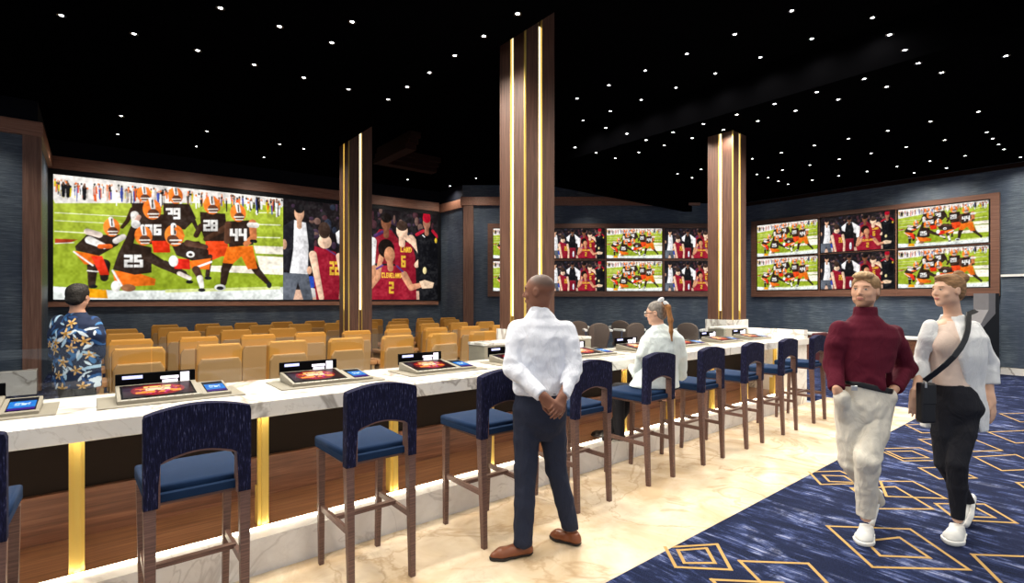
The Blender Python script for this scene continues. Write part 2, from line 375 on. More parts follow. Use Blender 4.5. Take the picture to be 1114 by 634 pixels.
for i, (px, py, p) in enumerate(dl):
    if proto is None:
        proto = t = thing('downlight', '', 'downlight')
        b = nb(); bmesh.ops.create_circle(b, cap_ends=True, radius=.045, segments=20, matrix=Matrix.Translation((0,0,-.008)))
        b2 = nb(); cyl(b2, (0,0,-.007), .021, .007, 20); b.free(); obj('lamp', b2, M['lamp'], t)
        b = nb(); bmesh.ops.create_cone(b, cap_ends=False, segments=20, radius1=.042, radius2=.042, depth=.012, matrix=Matrix.Translation((0,0,-.006)))
        bmesh.ops.create_cone(b, cap_ends=False, segments=20, radius1=.042, radius2=.0225, depth=.004, matrix=Matrix.Translation((0,0,-.010)))
        obj('trim_ring', b, M['black_plastic'], t)
    else: t = copy_tree(proto)
    t.location = p; t['label'] = names[i]; t['group'] = 'recessed ceiling downlights'
# ================================================================ painted broadcast pictures
W_, H_ = 960, 540
yy, xx = np.mgrid[0:H_, 0:W_].astype(np.float32)
class Art:
    def __init__(s, bg, mp): s.a = np.zeros((H_, W_, 3), np.float32); s.a[:] = lin(bg); s.mp = mp
    def pt(s, p): x, y = s.mp(*p); return (x*W_, y*H_)
    def fill(s, mask, c): s.a[mask] = lin(c)
    def poly(s, ps, c):
        q = [s.pt(p) for p in ps]; x0 = max(0, int(min(a for a, _ in q))-1); x1 = min(W_, int(max(a for a, _ in q))+2); y0 = max(0, int(min(b for _, b in q))-1); y1 = min(H_, int(max(b for _, b in q))+2)
        if x1 <= x0 or y1 <= y0: return
        X = xx[y0:y1, x0:x1]; Y = yy[y0:y1, x0:x1]; m = np.zeros(X.shape, bool); n = len(q)
        for i in range(n):
            (ax, ay), (bx_, by) = q[i], q[(i+1)%n]
            if ay == by: continue
            m ^= ((ay > Y) != (by > Y)) & (X < (bx_-ax)*(Y-ay)/(by-ay)+ax)
        f = 1 if (x1-x0 > 260 or min(x1-x0, y1-y0) < 12) else (1.14-.38*(X-x0)/(x1-x0)-.10*(Y-y0)/(y1-y0))[m][:, None]  # shading put into the shape's colour, darker to the right and below
        s.a[y0:y1, x0:x1][m] = np.array(lin(c))*f
    def ell(s, p, rx, ry, c, rot=0):       # radii in source units
        cx, cy = s.pt(p); ex, ey = s.pt((p[0]+rx, p[1])); fx, fy = s.pt((p[0], p[1]+ry)); RX = abs(ex-cx)+.1; RY = abs(fy-cy)+.1
        R = int(max(RX, RY))+2; x0 = max(0, int(cx)-R); x1 = min(W_, int(cx)+R+1); y0 = max(0, int(cy)-R); y1 = min(H_, int(cy)+R+1)
        if x1 <= x0 or y1 <= y0: return
        X = xx[y0:y1, x0:x1]-cx; Y = yy[y0:y1, x0:x1]-cy; co, si = math.cos(rot), math.sin(rot)
        m = ((X*co+Y*si)/RX)**2+((-X*si+Y*co)/RY)**2 < 1; s.a[y0:y1, x0:x1][m] = np.array(lin(c))*(1.05-.30*X/RX-.18*Y/RY)[m][:, None]  # rounded shading painted into the ellipse colour
    def line(s, ps, w, c, w2=None):        # tapered stroke, w in source units
        q = [s.pt(p) for p in ps]; k = abs(s.pt((ps[0][0]+1, ps[0][1]))[0]-q[0][0]); w2 = w if w2 is None else w2; n = len(q)-1
        for i in range(n):
            (ax, ay), (bx_, by) = q[i], q[i+1]; ra = (w+(w2-w)*i/n)*k/2; rb = (w+(w2-w)*(i+1)/n)*k/2; R = max(ra, rb)+1
            x0 = max(0, int(min(ax, bx_)-R)); x1 = min(W_, int(max(ax, bx_)+R)+1); y0 = max(0, int(min(ay, by)-R)); y1 = min(H_, int(max(ay, by)+R)+1)
            if x1 <= x0 or y1 <= y0: continue
            X = xx[y0:y1, x0:x1]; Y = yy[y0:y1, x0:x1]; dx, dy = bx_-ax, by-ay; L = dx*dx+dy*dy+1e-6
            t = np.clip(((X-ax)*dx+(Y-ay)*dy)/L, 0, 1); d = np.hypot(X-ax-t*dx, Y-ay-t*dy)
            m = d < ra+(rb-ra)*t; o = ((X-ax)*(-dy)+(Y-ay)*dx)/math.sqrt(L)/max(ra, rb, 1); o = -o if dy < 0 else o; s.a[y0:y1, x0:x1][m] = np.array(lin(c))*(1+(.28*o if R > 4 else 0*o))[m][:, None]  # stroke colour shaded across its width like a cylinder
    G = {'0':'757','1':'262','C':'','2':''}
    GL = {'0':['111','101','101','101','111'],'1':['010','110','010','010','111'],'2':['111','001','111','100','111'],'3':['111','001','011','001','111'],'4':['101','101','111','001','001'],'5':['111','100','111','001','111'],'6':['111','100','111','101','111'],'8':['111','101','111','101','111'],'9':['111','101','111','001','111'],
          'C':['111','100','100','100','111'],'L':['100','100','100','100','111'],'E':['111','100','110','100','111'],'V':['101','101','101','101','010'],'A':['010','101','111','101','101'],'N':['101','111','111','111','101'],'D':['110','101','101','101','110'],'B':['110','101','110','101','110'],'I':['010','010','010','010','010'],'W':['101','101','111','111','101'],'T':['111','010','010','010','010'],'H':['101','101','111','101','101'],' ':['000']*5}
    def text(s, st, x, y, w, h, c, gap=.25, slope=0):
        for ch in st:
            for r, row in enumerate(s.GL[ch]):
                for k, b in enumerate(row):
                    if b == '1':
                        X0 = x+k*w/3; Y0 = y+r*h/5+slope*(X0-x); s.poly([(X0-.02*w, Y0), (X0+w/3+.02*w, Y0), (X0+w/3+.02*w, Y0+h/5*1.05), (X0-.02*w, Y0+h/5*1.05)], c)
            x += w*(1+gap); y += slope*w*(1+gap)
    def grain(s):                          # photographic mottling of folds, turf and crowd
        r = np.random.RandomState(4); g = np.zeros((H_, W_), np.float32)
        for n, amp in ((16, .10), (40, .16), (110, .16)):
            q = r.rand(n*9//16+3, n+3)*2-1; iy = yy/H_*(n*9//16); ix = xx/W_*n; a = iy.astype(int); b = ix.astype(int); fy = iy-a; fx = ix-b
            g += amp*(q[a, b]*(1-fy)*(1-fx)+q[a+1, b]*fy*(1-fx)+q[a, b+1]*(1-fy)*fx+q[a+1, b+1]*fy*fx)
        l = s.a.max(2); s.a = np.clip(s.a*(1+1.5*g)[..., None]+(.05*np.clip(g, 0, 1))[..., None], 0, 1)
    def blur(s, n=1):
        for _ in range(n):
            a = s.a; b = a.copy(); b[1:-1] = (a[:-2]+2*a[1:-1]+a[2:])/4; c = b.copy(); c[:, 1:-1] = (b[:, :-2]+2*b[:, 1:-1]+b[:, 2:])/4; s.a = c
def persp(xL, xR, tL, tR, bL, bR):         # screen-space -> picture fractions of a wall panel
    hL, hR = bL-tL, bR-tR
    def f(px, py):
        p = (px-xL)/(xR-xL); s_ = p*hR/((1-p)*hL+p*hR); top = tL+(tR-tL)*p; bot = bL+(bR-bL)*p
        return s_, (py-top)/(bot-top)
    return f
mf = persp(58.5, 309, 188, 215, 324, 324.5)
ORG, BRN, HEL = '#f2741c', '#33241c', '#f07a2a'
def football():
    A = Art('#98b02a', mf); a_ = lambda x, y: (60+x/4.371, 185+y/4.371); b_ = lambda x, y: (180+x/4.867, 195+y/4.867)
    # field gradient bands
    for i in range(60):
        y = 210+i*2; c = (0.68-.16*i/60, .74-.14*i/60, .24-.12*i/60); A.poly([(50, y), (330, y+3), (330, y+6), (50, y+3)], c)
    A.poly([a_(-60,5), (330,210), (330,224), b_(330,120), a_(600,150), a_(0,150)], '#e9e3dc')
    for (p, q, w) in ((a_(0,195), a_(360,215), 1), (a_(0,232), a_(340,250), .8), (a_(0,283), a_(180,293), 1.4), (b_(480,232), b_(610,236), 1.2), (b_(480,300), b_(610,303), 1.2), (b_(300,120), b_(610,130), .8), (b_(480,170), b_(610,172), .9)):
        A.line([p, q], w, '#eef0c8')
    A.poly([a_(0,318), a_(110,322), a_(60,342), a_(0,340)], '#a83a1e'); A.line([a_(0,341), a_(90,337)], 1, '#f0efe0')
    A.poly([b_(470,345), b_(660,352), b_(660,500), b_(240,480), b_(240,450), b_(500,452)], '#f3ead8'); A.poly([b_(480,385), b_(660,392), b_(660,407), b_(480,398)], '#8fa02c')
    A.poly([a_(0,545), a_(300,565), b_(0,580), b_(660,562), b_(660,660), a_(-40,660), a_(-40,543)], '#dfe3de')
    A.poly([b_(0,575), b_(612,560), b_(612,575), b_(0,592)], '#c8cf88')
    rnd = random.Random(3)
    cols = ['#1c1c20','#2a2624','#e05a20','#f4f2ee','#f4f2ee','#3b4a9a','#d8c020','#b8b0a8','#5a5048','#e87a3a','#f4f2ee']
    for i in range(190):                   # crowd on the sideline
        p = rnd.random(); x = 60+p*248; yt = 194+p*22; h = rnd.uniform(6, 17)*(1-.25*p); y0 = yt+rnd.uniform(0, 7); w = rnd.uniform(1.2, 3)
        A.line([(x, y0+2), (x+rnd.uniform(-.6,.6), y0+h)], w, rnd.choice(cols), w*.7); A.ell((x, y0), 1.1, 1.3, rnd.choice(['#8a5a40','#d8a080','#f0762a','#30302e']))
    for x, y in ((40,65), (62,68), (140,80)): A.line([a_(x,y), a_(x,y+50)], 5.5, '#17171a', 4); A.ell(a_(x,y-8), 1.6, 2, '#5b4030')
    def helmet(p, r, turn=1):
        A.ell(p, r, r*1.1, HEL); A.line([(p[0]-r*.1, p[1]-r*1.05), (p[0]+r*.1*turn, p[1]-r*.2)], r*.55, '#f4f0ea'); A.line([(p[0], p[1]-r), (p[0]+r*.05, p[1]-r*.2)], r*.18, BRN)
        A.ell((p[0]+r*.15*turn, p[1]+r*.45), r*.62, r*.5, '#5a3626'); A.line([(p[0]-r*.45, p[1]+r*.5), (p[0]+r*.7, p[1]+r*.5)], r*.16, '#efe6da'); A.line([(p[0]-r*.3, p[1]+r*.85), (p[0]+r*.6, p[1]+r*.85)], r*.14, '#efe6da')
    def boots(p, c='#18181a'): A.ell(p, 4, 2, c)
    # standing rear player, left
    A.poly([a_(365,150), a_(500,150), a_(510,300), a_(370,290)], BRN); A.line([a_(370,180), a_(345,235), a_(320,265)], 6, '#3b261c', 4); helmet(a_(425,110), 8)
    # 39
    A.poly([a_(515,150), b_(130,125), b_(165,200), b_(105,260), b_(0,240), a_(520,300)], BRN); A.line([b_(125,160), b_(150,210), b_(170,255)], 6.5, '#2b1c16', 4); helmet(a_(575,115), 8)
    A.text('39', b_(5,145)[0], b_(5,145)[1], 7.4, 12, '#f4f0ea', .1)
    # 36
    A.poly([a_(370,200), a_(560,205), a_(590,340), a_(480,350), a_(385,330)], BRN); A.line([a_(380,205), a_(385,260)], 9, '#e8e2da', 8); A.poly([a_(460,330), a_(545,330), a_(550,385), a_(470,385)], '#e83414'); helmet(a_(463,180), 10)
    A.line([a_(400,215), a_(380,250)], 5, '#caa090'); A.text('36', a_(430,252)[0], a_(430,252)[1], 8, 11.5, '#f4f0ea', .15)
    # 28
    A.poly([b_(185,165), b_(320,175), b_(335,320), b_(215,325), b_(190,260)], BRN); A.poly([b_(215,320), b_(330,320), b_(345,400), b_(300,400), b_(255,420), b_(215,420)], '#ee4a1c'); A.line([b_(190,240), b_(165,290)], 6, '#3a251a'); A.line([b_(320,250), b_(215,310)], 7, '#4a3022', 5)
    A.line([b_(240,400), b_(225,500)], 5, BRN); boots(b_(228,515)); helmet(b_(248,130), 9); A.text('28', b_(205,208)[0], b_(205,208)[1], 7.2, 12, '#f4f0ea', .12)
    # 44
    A.line([b_(350,400), b_(320,470), b_(310,540)], 12, BRN, 7); A.line([b_(440,400), b_(490,480), b_(550,545)], 12, BRN, 5); A.ell(b_(292,565), 6, 3.4, '#d8d8d6'); A.ell(b_(292,568), 4, 2, '#242426'); A.ell(b_(553,552), 2.8, 3.4, '#202022')
    A.poly([b_(330,350), b_(465,345), b_(490,465), b_(440,470), b_(405,400), b_(360,440), b_(305,435)], ORG); A.poly([b_(330,215), b_(450,210), b_(470,340), b_(340,352)], BRN)
    A.line([b_(465,225), b_(470,300), b_(430,335)], 8.5, '#c87848', 6); A.line([b_(335,230), b_(330,320)], 7, '#5a3a2a'); A.line([b_(460,320), b_(480,322)], 4, '#161616'); helmet(b_(388,172), 8.5); A.line([b_(450,235), b_(485,237)], 6, '#e8e2da')
    A.text('44', b_(345,255)[0], b_(345,255)[1], 8.6, 13, '#f4f0ea', .1)
    # crouching left player
    A.line([a_(180,430), a_(175,540)], 13, BRN, 8); A.line([a_(235,440), a_(235,505)], 14, '#231a16', 9); A.poly([a_(85,375), a_(200,395), a_(215,440), a_(140,440)], ORG); A.poly([a_(170,400), a_(225,400), a_(260,490), a_(215,490)], '#e63418')
    A.poly([a_(150,300), a_(320,300), a_(300,350), a_(210,400), a_(100,375), a_(95,355)], BRN); A.line([a_(90,380), a_(180,445)], 2, '#f2ece4'); A.line([a_(155,285), a_(210,300)], 8, '#e5d2c4'); A.line([a_(165,325), a_(235,355)], 10, '#f0ebe4', 7); A.line([a_(215,355), a_(262,355)], 6, '#f06a28'); A.line([a_(290,330), a_(325,310)], 7, '#d8cfc8')
    A.line([a_(155,470), a_(205,475)], 1.6, '#f2ece4'); boots(a_(185,545)); helmet(a_(270,265), 9)
    # 29 kneeling
    A.poly([a_(275,470), a_(390,480), a_(480,510), a_(475,540), a_(350,545), a_(285,530)], ORG); A.line([a_(275,470), a_(320,545)], 2.4, '#f4f0ea'); A.ell(a_(350,552), 8, 4, '#8a5a3a'); A.ell(a_(290,545), 5, 6, '#e8e4de')
    A.poly([a_(330,330), a_(460,360), a_(460,480), a_(380,490), a_(275,465), a_(300,390)], BRN); A.line([a_(345,360), a_(375,270)], 11, BRN, 8); A.ell(a_(385,250), 5, 4.5, '#eae6e2'); helmet(a_(422,305), 9.5); A.text('25', a_(330,395)[0], a_(330,395)[1], 9.5, 13.5, '#f4f0ea', .15)
    # right kneeling group
    A.line([a_(440,400), a_(510,440), a_(612,485)], 13, BRN, 9); A.line([b_(0,440), b_(80,480), b_(130,515)], 9, BRN, 5); A.poly([b_(45,410), b_(130,415), b_(135,470), b_(50,465)], '#e62a1a'); A.ell(b_(45,425), 5, 6, '#f0eee8')
    A.poly([b_(30,330), b_(180,320), b_(230,370), b_(235,430), b_(150,425), b_(60,395)], BRN); A.line([b_(120,330), b_(215,350)], 8, '#54372a', 6); A.poly([b_(130,425), b_(245,410), b_(235,470), b_(140,465)], ORG); A.line([b_(175,455), b_(245,430)], 2.4, '#f4f0ea')
    A.line([b_(165,470), b_(185,510)], 9, '#4a3024', 7); A.line([b_(185,515), b_(195,560)], 7, '#efe9e2', 5); boots(b_(195,578)); boots(b_(130,535)); A.line([b_(75,490), b_(130,515)], 5, '#eadcd0')
    A.ell(b_(135,390), 4.5, 3.4, '#f0ece4'); A.ell(b_(135,391), 2.4, 1.6, BRN); helmet(b_(50,290), 10.5, -1); A.line([b_(60,255), b_(95,290)], 4, HEL)
    A.poly([a_(160,555), a_(245,562), a_(252,602), a_(150,598)], '#f5a410')
    A.grain(); A.blur(2); return A
mb_ = persp(309, 475.5, 215, 233, 324.5, 324.6)
def basketball():
    f = lambda s_, t_: (s_, t_)
    A = Art('#1c1719', f)
    rnd = random.Random(5)
    for i in range(130):
        A.ell((rnd.random(), rnd.random()*.45), rnd.uniform(.006,.022), rnd.uniform(.012,.05), rnd.choice(['#2a2024','#3a2a3a','#151214','#40242a','#252a38','#6a5048','#151214']))
    MAR, SK, SKD = '#94192c', '#e6bfa2', '#7a4b34'
    def man(cx, top, hw, body, skin, hair, hh=.075):
        A.ell((cx, top+hh), hw, hh, skin); A.ell((cx, top+hh*.45), hw*1.02, hh*.6, hair); A.line([(cx, top+hh*1.5), (cx, top+hh*2.6)], hw*1.1, skin)
    # bench / floor
    A.poly([(0,.9),(1,.9),(1,1),(0,1)], '#c7a089'); A.ell((.155,.82), .03, .06, '#2c50b8'); A.ell((.16,.93), .03, .05, '#c8c4c0')
    # coach
    A.poly([(0,.27),(.05,.2),(.14,.22),(.175,.3),(.165,.62),(.13,.72),(.11,.3)], '#26252a'); A.poly([(.0,.28),(.06,.22),(.05,.72),(.0,.7)], '#232228'); A.poly([(.06,.2),(.125,.22),(.14,.45),(.135,.74),(.035,.74),(.055,.5)], '#f3f1f2'); A.poly([(.0,.73),(.14,.74),(.165,1),(.11,1),(.08,.82),(.055,1),(.0,1)], '#5d626c'); man(.088, .04, .027, None, '#c99a7c', '#151214', .085); A.ell((.005,.45), .014, .05, '#c99a7c'); A.ell((.145,.7), .014, .04, '#c99a7c')
    # player from behind
    A.poly([(.175,.45),(.225,.47),(.30,.5),(.335,.62),(.34,1),(.185,1),(.16,.62)], MAR); A.line([(.165,.54),(.185,.72),(.215,.98)], .045, SK, .03); A.line([(.235,.46),(.33,.56)], .008, '#5a3a6a'); A.ell((.235,.4), .04, .07, SK); A.ell((.232,.29), .034, .085, SK); A.ell((.232,.28), .036, .085, '#3a2a22'); A.text('22', .265, .6, .026, .14, '#e8b83a', .2); A.line([(.32,.54),(.345,.8),(.335,.98)], .035, SK, .028)
    # black vest, white sleeves
    A.poly([(.30,.3),(.38,.18),(.46,.2),(.53,.3),(.54,.42),(.5,.52),(.46,.45),(.36,.45),(.31,.4)], '#ece8e8'); A.poly([(.37,.2),(.45,.2),(.475,.4),(.46,.66),(.36,.66),(.35,.4)], '#161518'); A.poly([(.36,.65),(.47,.65),(.48,1),(.35,1)], '#7c1526'); man(.41, .05, .03, None, '#6d4836', '#120f10', .07); A.ell((.43,.86), .015, .1, '#d8dce6')
    # dark skinned player behind
    A.poly([(.52,.36),(.58,.22),(.66,.22),(.72,.34),(.7,.6),(.54,.6)], '#8a1c2a'); A.line([(.535,.36),(.53,.6)], .05, '#f0ece8', .04); A.line([(.55,.3),(.6,.25)], .02, '#4a2a58'); man(.625, .05, .034, None, SKD, '#17110f', .09)
    # player 6
    A.poly([(.68,.36),(.8,.34),(.83,.5),(.84,1),(.7,1)], MAR); A.line([(.80,.3),(.86,.42),(.885,.52),(.84,.6)], .05, SK, .035); man(.735, .12, .04, None, SK, '#3a2a22', .095); A.line([(.75,.27),(.8,.33)], .035, SK); A.text('6', .73, .5, .03, .13, '#e8b83a'); A.text('LAND', .725, .4, .017, .06, '#e8b83a', .2)
    # black shirt with red cap
    A.poly([(.83,.24),(.9,.16),(.96,.17),(1.0,.24),(1.0,1),(.86,1),(.85,.5)], '#131317'); A.line([(.84,.25),(.89,.2)], .02, '#b01a30'); A.line([(.96,.19),(1.0,.26)], .02, '#b01a30'); man(.915, .02, .028, None, '#9a6650', '#b3122a', .08); A.poly([(.885,.05),(.945,.05),(.94,.0),(.89,.0)], '#b3122a'); A.ell((.985,.3), .009, .03, '#c8a830'); A.line([(.885,.25),(.9,.27)], .006, '#f0f0f0'); A.ell((.9,.66), .014, .04, '#d8c890')
    # seated player number 2, afro
    A.poly([(.55,.66),(.6,.62),(.72,.62),(.76,.78),(.77,1),(.52,1),(.5,.85)], MAR); A.line([(.545,.66),(.52,.85),(.57,.75),(.585,.55)], .045, '#c98d6a', .03); A.ell((.59,.54), .018, .05, '#c98d6a'); A.line([(.75,.72),(.8,.86),(.87,.83)], .05, '#c98d6a', .03); A.poly([(.86,.79),(.9,.77),(.97,.8),(.96,.86),(.88,.87)], '#e8c8a8')
    A.ell((.625,.43), .055, .105, '#1d1411'); A.ell((.648,.5), .036, .09, '#c08460'); A.line([(.65,.58),(.655,.65)], .04, '#b87c5a'); A.text('CLEVELAND', .595, .7, .0125, .055, '#e8b83a', .22); A.text('2', .645, .8, .032, .13, '#e8b83a'); A.line([(.56,.66),(.6,.62)], .012, '#5a3a78'); A.line([(.7,.62),(.74,.68)], .012, '#5a3a78')
    A.poly([(.5,.955),(1,.955),(1,1),(.5,1)], '#5c1a24') if False else None
    A.grain(); A.blur(2); return A
AF, AB = football(), basketball()
def picture_mesh(A, n, name):              # unit picture: x 0..1 along, z 0..9/16
    nx, nz = n, n*9//16; xs = np.linspace(0, 1, nx+1); zs = np.linspace(0, 1, nz+1)
    a = A.a; k = max(1, W_//nx//2)
    co = np.zeros(((nz+1)*(nx+1), 3), np.float32); cc = np.ones(((nz+1)*(nx+1), 4), np.float32)
    X, Z = np.meshgrid(xs, zs); co[:, 0] = X.ravel(); co[:, 2] = Z.ravel()*9/16
    if k > 1:                              # box filter
        c = np.cumsum(np.cumsum(np.pad(a, ((k, k), (k, k), (0, 0)), 'edge'), 0), 1); m = 2*k
        a = (c[m:, m:]-c[:-m, m:]-c[m:, :-m]+c[:-m, :-m])/(m*m)
    px = np.clip((X.ravel()*(a.shape[1]-1)).astype(int), 0, a.shape[1]-1); pz = np.clip(((1-Z.ravel())*(a.shape[0]-1)).astype(int), 0, a.shape[0]-1)
    cc[:, :3] = a[pz, px]
    i = np.arange(nx)[None, :]+np.arange(nz)[:, None]*(nx+1); i = i.ravel(); f = np.stack([i, i+1, i+nx+2, i+nx+1], 1)
    me = mesh_np(name, co, f); at = me.color_attributes.new('Col', 'FLOAT_COLOR', 'POINT'); at.data.foreach_set('color', cc.ravel()); me.materials.append(M['screen_picture']); return me
def mesh_np(name, co, f):
    me = bpy.data.meshes.new(name); me.vertices.add(len(co)); me.vertices.foreach_set('co', np.asarray(co, np.float32).ravel())
    nf = len(f); me.loops.add(nf*4); me.loops.foreach_set('vertex_index', np.asarray(f, np.int32).ravel()); me.polygons.add(nf)
    me.polygons.foreach_set('loop_start', np.arange(0, nf*4, 4, dtype=np.int32)); me.polygons.foreach_set('use_smooth', np.ones(nf, bool)); me.update(calc_edges=True); return me
PF, PB = picture_mesh(AF, 480, 'football_picture'), picture_mesh(AB, 480, 'basketball_picture')
PFs, PBs = picture_mesh(AF, 160, 'football_small'), picture_mesh(AB, 160, 'basketball_small')
# giant video wall
ang = math.atan2(dW.y, dW.x); o_ = sw(.22, .07)
t = thing('video_wall', 'giant video wall showing football players and a basketball bench', 'video wall', (o_[0], o_[1], 0), ang)
SL = 9.55; zb = 1.655; Hs = 2.8
obj('bezel', bx(-.2, SL+.12, .002, .07, zb-.04, zb+Hs+.12), M['black_plastic'], t)
for me, x0, lab in ((PF, 0, 'picture of football players in brown and orange'), (PB, SL/2, 'picture of basketball players and coaches')):
    o = bpy.data.objects.new('screen_picture', me); C.objects.link(o); o.parent = t; o.location = (x0, 0, zb); o.scale = (SL/2, 1, Hs/(9/16)); o['label'] = lab
# televisions
def television(p, rz, w, h, me, label, group):
    t = thing('television', label, 'television', p, rz, group)
    b = bx(-.015, w+.015, 0, .05, -.015, h+.015, .004, 1)
    obj('housing', b, M['black_plastic'], t)
    o = bpy.data.objects.new('screen', me); C.objects.link(o); o.parent = t; o.location = (0, -.003, 0); o.scale = (w, 1, h/(9/16))
    return t
def holed_frame(b, x0, x1, z0, z1, y0, y1, cells):
    # rails and stiles around a grid of cells given as (xa, xb) and rows (za, zb)
    xs, zs = cells
    ex = [x0]+[v for c in xs for v in c]+[x1]
    for i in range(0, len(ex), 2): box(b, ex[i], ex[i+1], y0, y1, z0, z1)
    ez = [z0]+[v for c in zs for v in c]+[z1]
    for i in range(0, len(ez), 2): box(b, x0, x1, y0+.004, y1, ez[i], ez[i+1])
    return b
# right wall (local x runs from far to near = -v)
v0, _ = on_u(819, UR); v1, _ = on_u(1088.5, UR)
tv = [(823.9,889.3,PFs,'football'),(893,972.5,PBs,'basketball'),(977.2,1075.5,PFs,'football')]
zz = [(1.945, 2.88), (2.955, 3.90)]
fr = thing('screen_surround', 'walnut surround framing the six screens on the right wall', 'frame', (UR-.11, v0, 0), -PI/2)
cells = [(v0-on_u(a, UR-.1)[0], v0-on_u(b_, UR-.1)[0]) for a, b_, _, _ in tv]
obj('frame', holed_frame(nb(), 0, v0-v1, 1.74, 4.05, 0, .10, ([(a-.03, b_+.03) for a, b_ in cells], [(a-.03, b_+.03) for a, b_ in zz])), M['walnut_level'], fr)
obj('backing', bx(.02, v0-v1-.02, .085, .105, 1.76, 4.03), M['black_plastic'], fr)
cn = ['farthest column', 'middle column', 'nearest column']
for i, (a, b_, me, nm) in enumerate(tv):
    for j, (z0, z1) in enumerate(zz):
        television((UR-.10, v0-cells[i][0], z0), -PI/2, cells[i][1]-cells[i][0], z1-z0, me, f'right wall television showing {nm}, {["lower","upper"][j]} row, {cn[i]}', 'six screens on the right wall')
# far frontal wall
fp = cw(530.6, YB-.12); k = (YB-.12)/F_
fr = thing('screen_surround', 'walnut surround framing the eight screens on the far wall', 'frame', (fp[0], fp[1], 0), YAW)
xs = [(536.6,595.5),(598.5,657.4),(660.2,720.3),(723.7,783.5)]; zr = [(316.3, 284.2), (280.8, 248.6)]
cx = [((a-530.6)*k, (b_-530.6)*k) for a, b_ in xs]; cz = [(zat(a, YB-.12), zat(b_, YB-.12)) for a, b_ in zr]
obj('frame', holed_frame(nb(), 0, (790-530.6)*k, zat(322.5, YB-.12), zat(243, YB-.12), 0, .11, ([(a-.02, b_+.02) for a, b_ in cx], [(a-.02, b_+.02) for a, b_ in cz])), M['walnut_level'], fr)
obj('backing', bx(.02, (789-530.6)*k, .09, .115, zat(321, YB), zat(245, YB)), M['black_plastic'], fr)
kk = ['leftmost', 'second from left', 'third from left', 'rightmost']
for i, (a, b_) in enumerate(cx):
    for j, (z0, z1) in enumerate(cz):
        me, nm = ((PFs, 'football'), (PBs, 'basketball'))[i % 2]
        p = Vector((fp[0], fp[1], z0))+Matrix.Rotation(YAW, 3, 'Z') @ Vector((a, .012, 0))
        television(p, YAW, b_-a, z1-z0, me, f'far wall television showing {nm}, {["lower","upper"][j]} row, {kk[i]}', 'eight screens on the far wall')
# ================================================================ the bar
VF, VB, ZB, ZT = 3.36, 4.28, .935, 1.034
U0, U1 = -4.0, 8.9
bar_ = thing('bar_counter', 'long white marble bar counter with gold posts', 'counter', (0, 0, 0))
obj('countertop', bx(U0, U1, VF, VB, ZB, ZT, .004, 1), M['counter_marble'], bar_)
obj('end_panel', bx(8.35, U1-.01, VF+.03, VB, 0, ZB), M['counter_marble'], bar_)
o = obj('end_upstand', bx(0, .14, 0, 1.02, .001, .131, .003, 1), M['counter_marble']); o.location = (8.76, VF+.02, ZT); tag(o, 'raised marble upstand across the far end of the bar counter', 'upstand')
obj('back_panel', bx(U0, 8.35, 4.10, VB-.01, .0, ZB), M['dark_panel'], bar_)
obj('lower_panel', bx(U0, 8.35, 4.06, 4.10, .2, .50), M['walnut_panel'], bar_)
obj('foot_shelf', bx(U0, 8.35, 3.50, 4.07, .16, .215), M['walnut_shelf'], bar_)
obj('plinth', bx(U0, 8.35, 3.345, 3.52, 0, .20), M['plinth_marble'], bar_)
obj('plinth_cap', bx(U0, 8.35, 3.345, 3.50, .20, .216), M['plinth_marble'], bar_)
obj('light_strip', bx(U0, 8.33, 3.475, 3.497, .216, .226), M['led_shelf'], bar_)
obj('under_fill', bx(U0, 8.33, 3.44, 3.465, ZB-.012, ZB-.001), M['fill_under'], bar_)  # unseen glowing strip added under the countertop to brighten shelf and posts
i = -4
while -.07+.905*i < 8.4:
    u = -.07+.905*i; b = nb()
    box(b, u-.014, u+.014, 3.51, 3.55, .217, ZB-.001); box(b, u-.034, u-.014, 3.525, 3.55, .217, ZB-.001); box(b, u+.014, u+.030, 3.525, 3.55, .217, ZB-.001)
    p = obj('post', b, M['gold'], bar_)
    b = nb(); box(b, u-.034, u+.016, 3.551, 3.60, .217, .46); obj('post_foot', b, M['gold'], p)
    i += 1
# raised ledges with the marble blocks at the column feet
def ledge(u0, u1, us, label):
    t = thing('counter_ledge', label, 'ledge', (u0, VB+.004, 0))
    w = u1-u0
    obj('body', bx(0, w, 0, .28, 0, 1.17), M['taupe'], t); obj('cap', bx(-.01, w+.01, .0, .28, 1.17, 1.20, .003, 1), M['counter_marble'], t)
    return t
ledge(3.12, 4.75, 3.95, 'raised marble-topped ledge at the foot of the tallest column')
ledge(7.95, 8.73, 8.85, 'raised marble-topped ledge before the farthest column')
for u0, lab in ((3.95, 'white marble collar around the foot of the tallest column'), (8.85, 'white marble collar around the foot of the farthest column')):
    b = nb(); s = .485; g = .03
    for (x0, x1, y0, y1) in ((-g, s+g, -g+.004, -.006), (-g, s+g, s+.006, s+g), (-g, -.006, -.02, s+.01), (s+.006, s+g, -.02, s+.01)): box(b, x0, x1, y0, y1, 0, 1.29)
    o = obj('column_collar', b, M['counter_marble']); o.location = (u0, 4.6, 0); tag(o, lab, 'collar')
# glass screen along the back of the counter
t = thing('glass_screen', 'low clear glass screen along the back of the bar counter', 'glass screen', (0, 0, 0))
for a, b_ in ((U0, -1.9), (-1.9, .3), (.3, 2.3), (2.3, 3.1)): obj('glass_panel', bx(a+.005, b_-.005, 4.235, 4.245, ZT+.001, 1.352), M['glass'], t)
for a, b_ in ((4.76, 6.35), (6.35, 7.94)): obj('glass_panel', bx(a+.005, b_-.005, 4.235, 4.245, ZT+.001, 1.352), M['glass'], t)
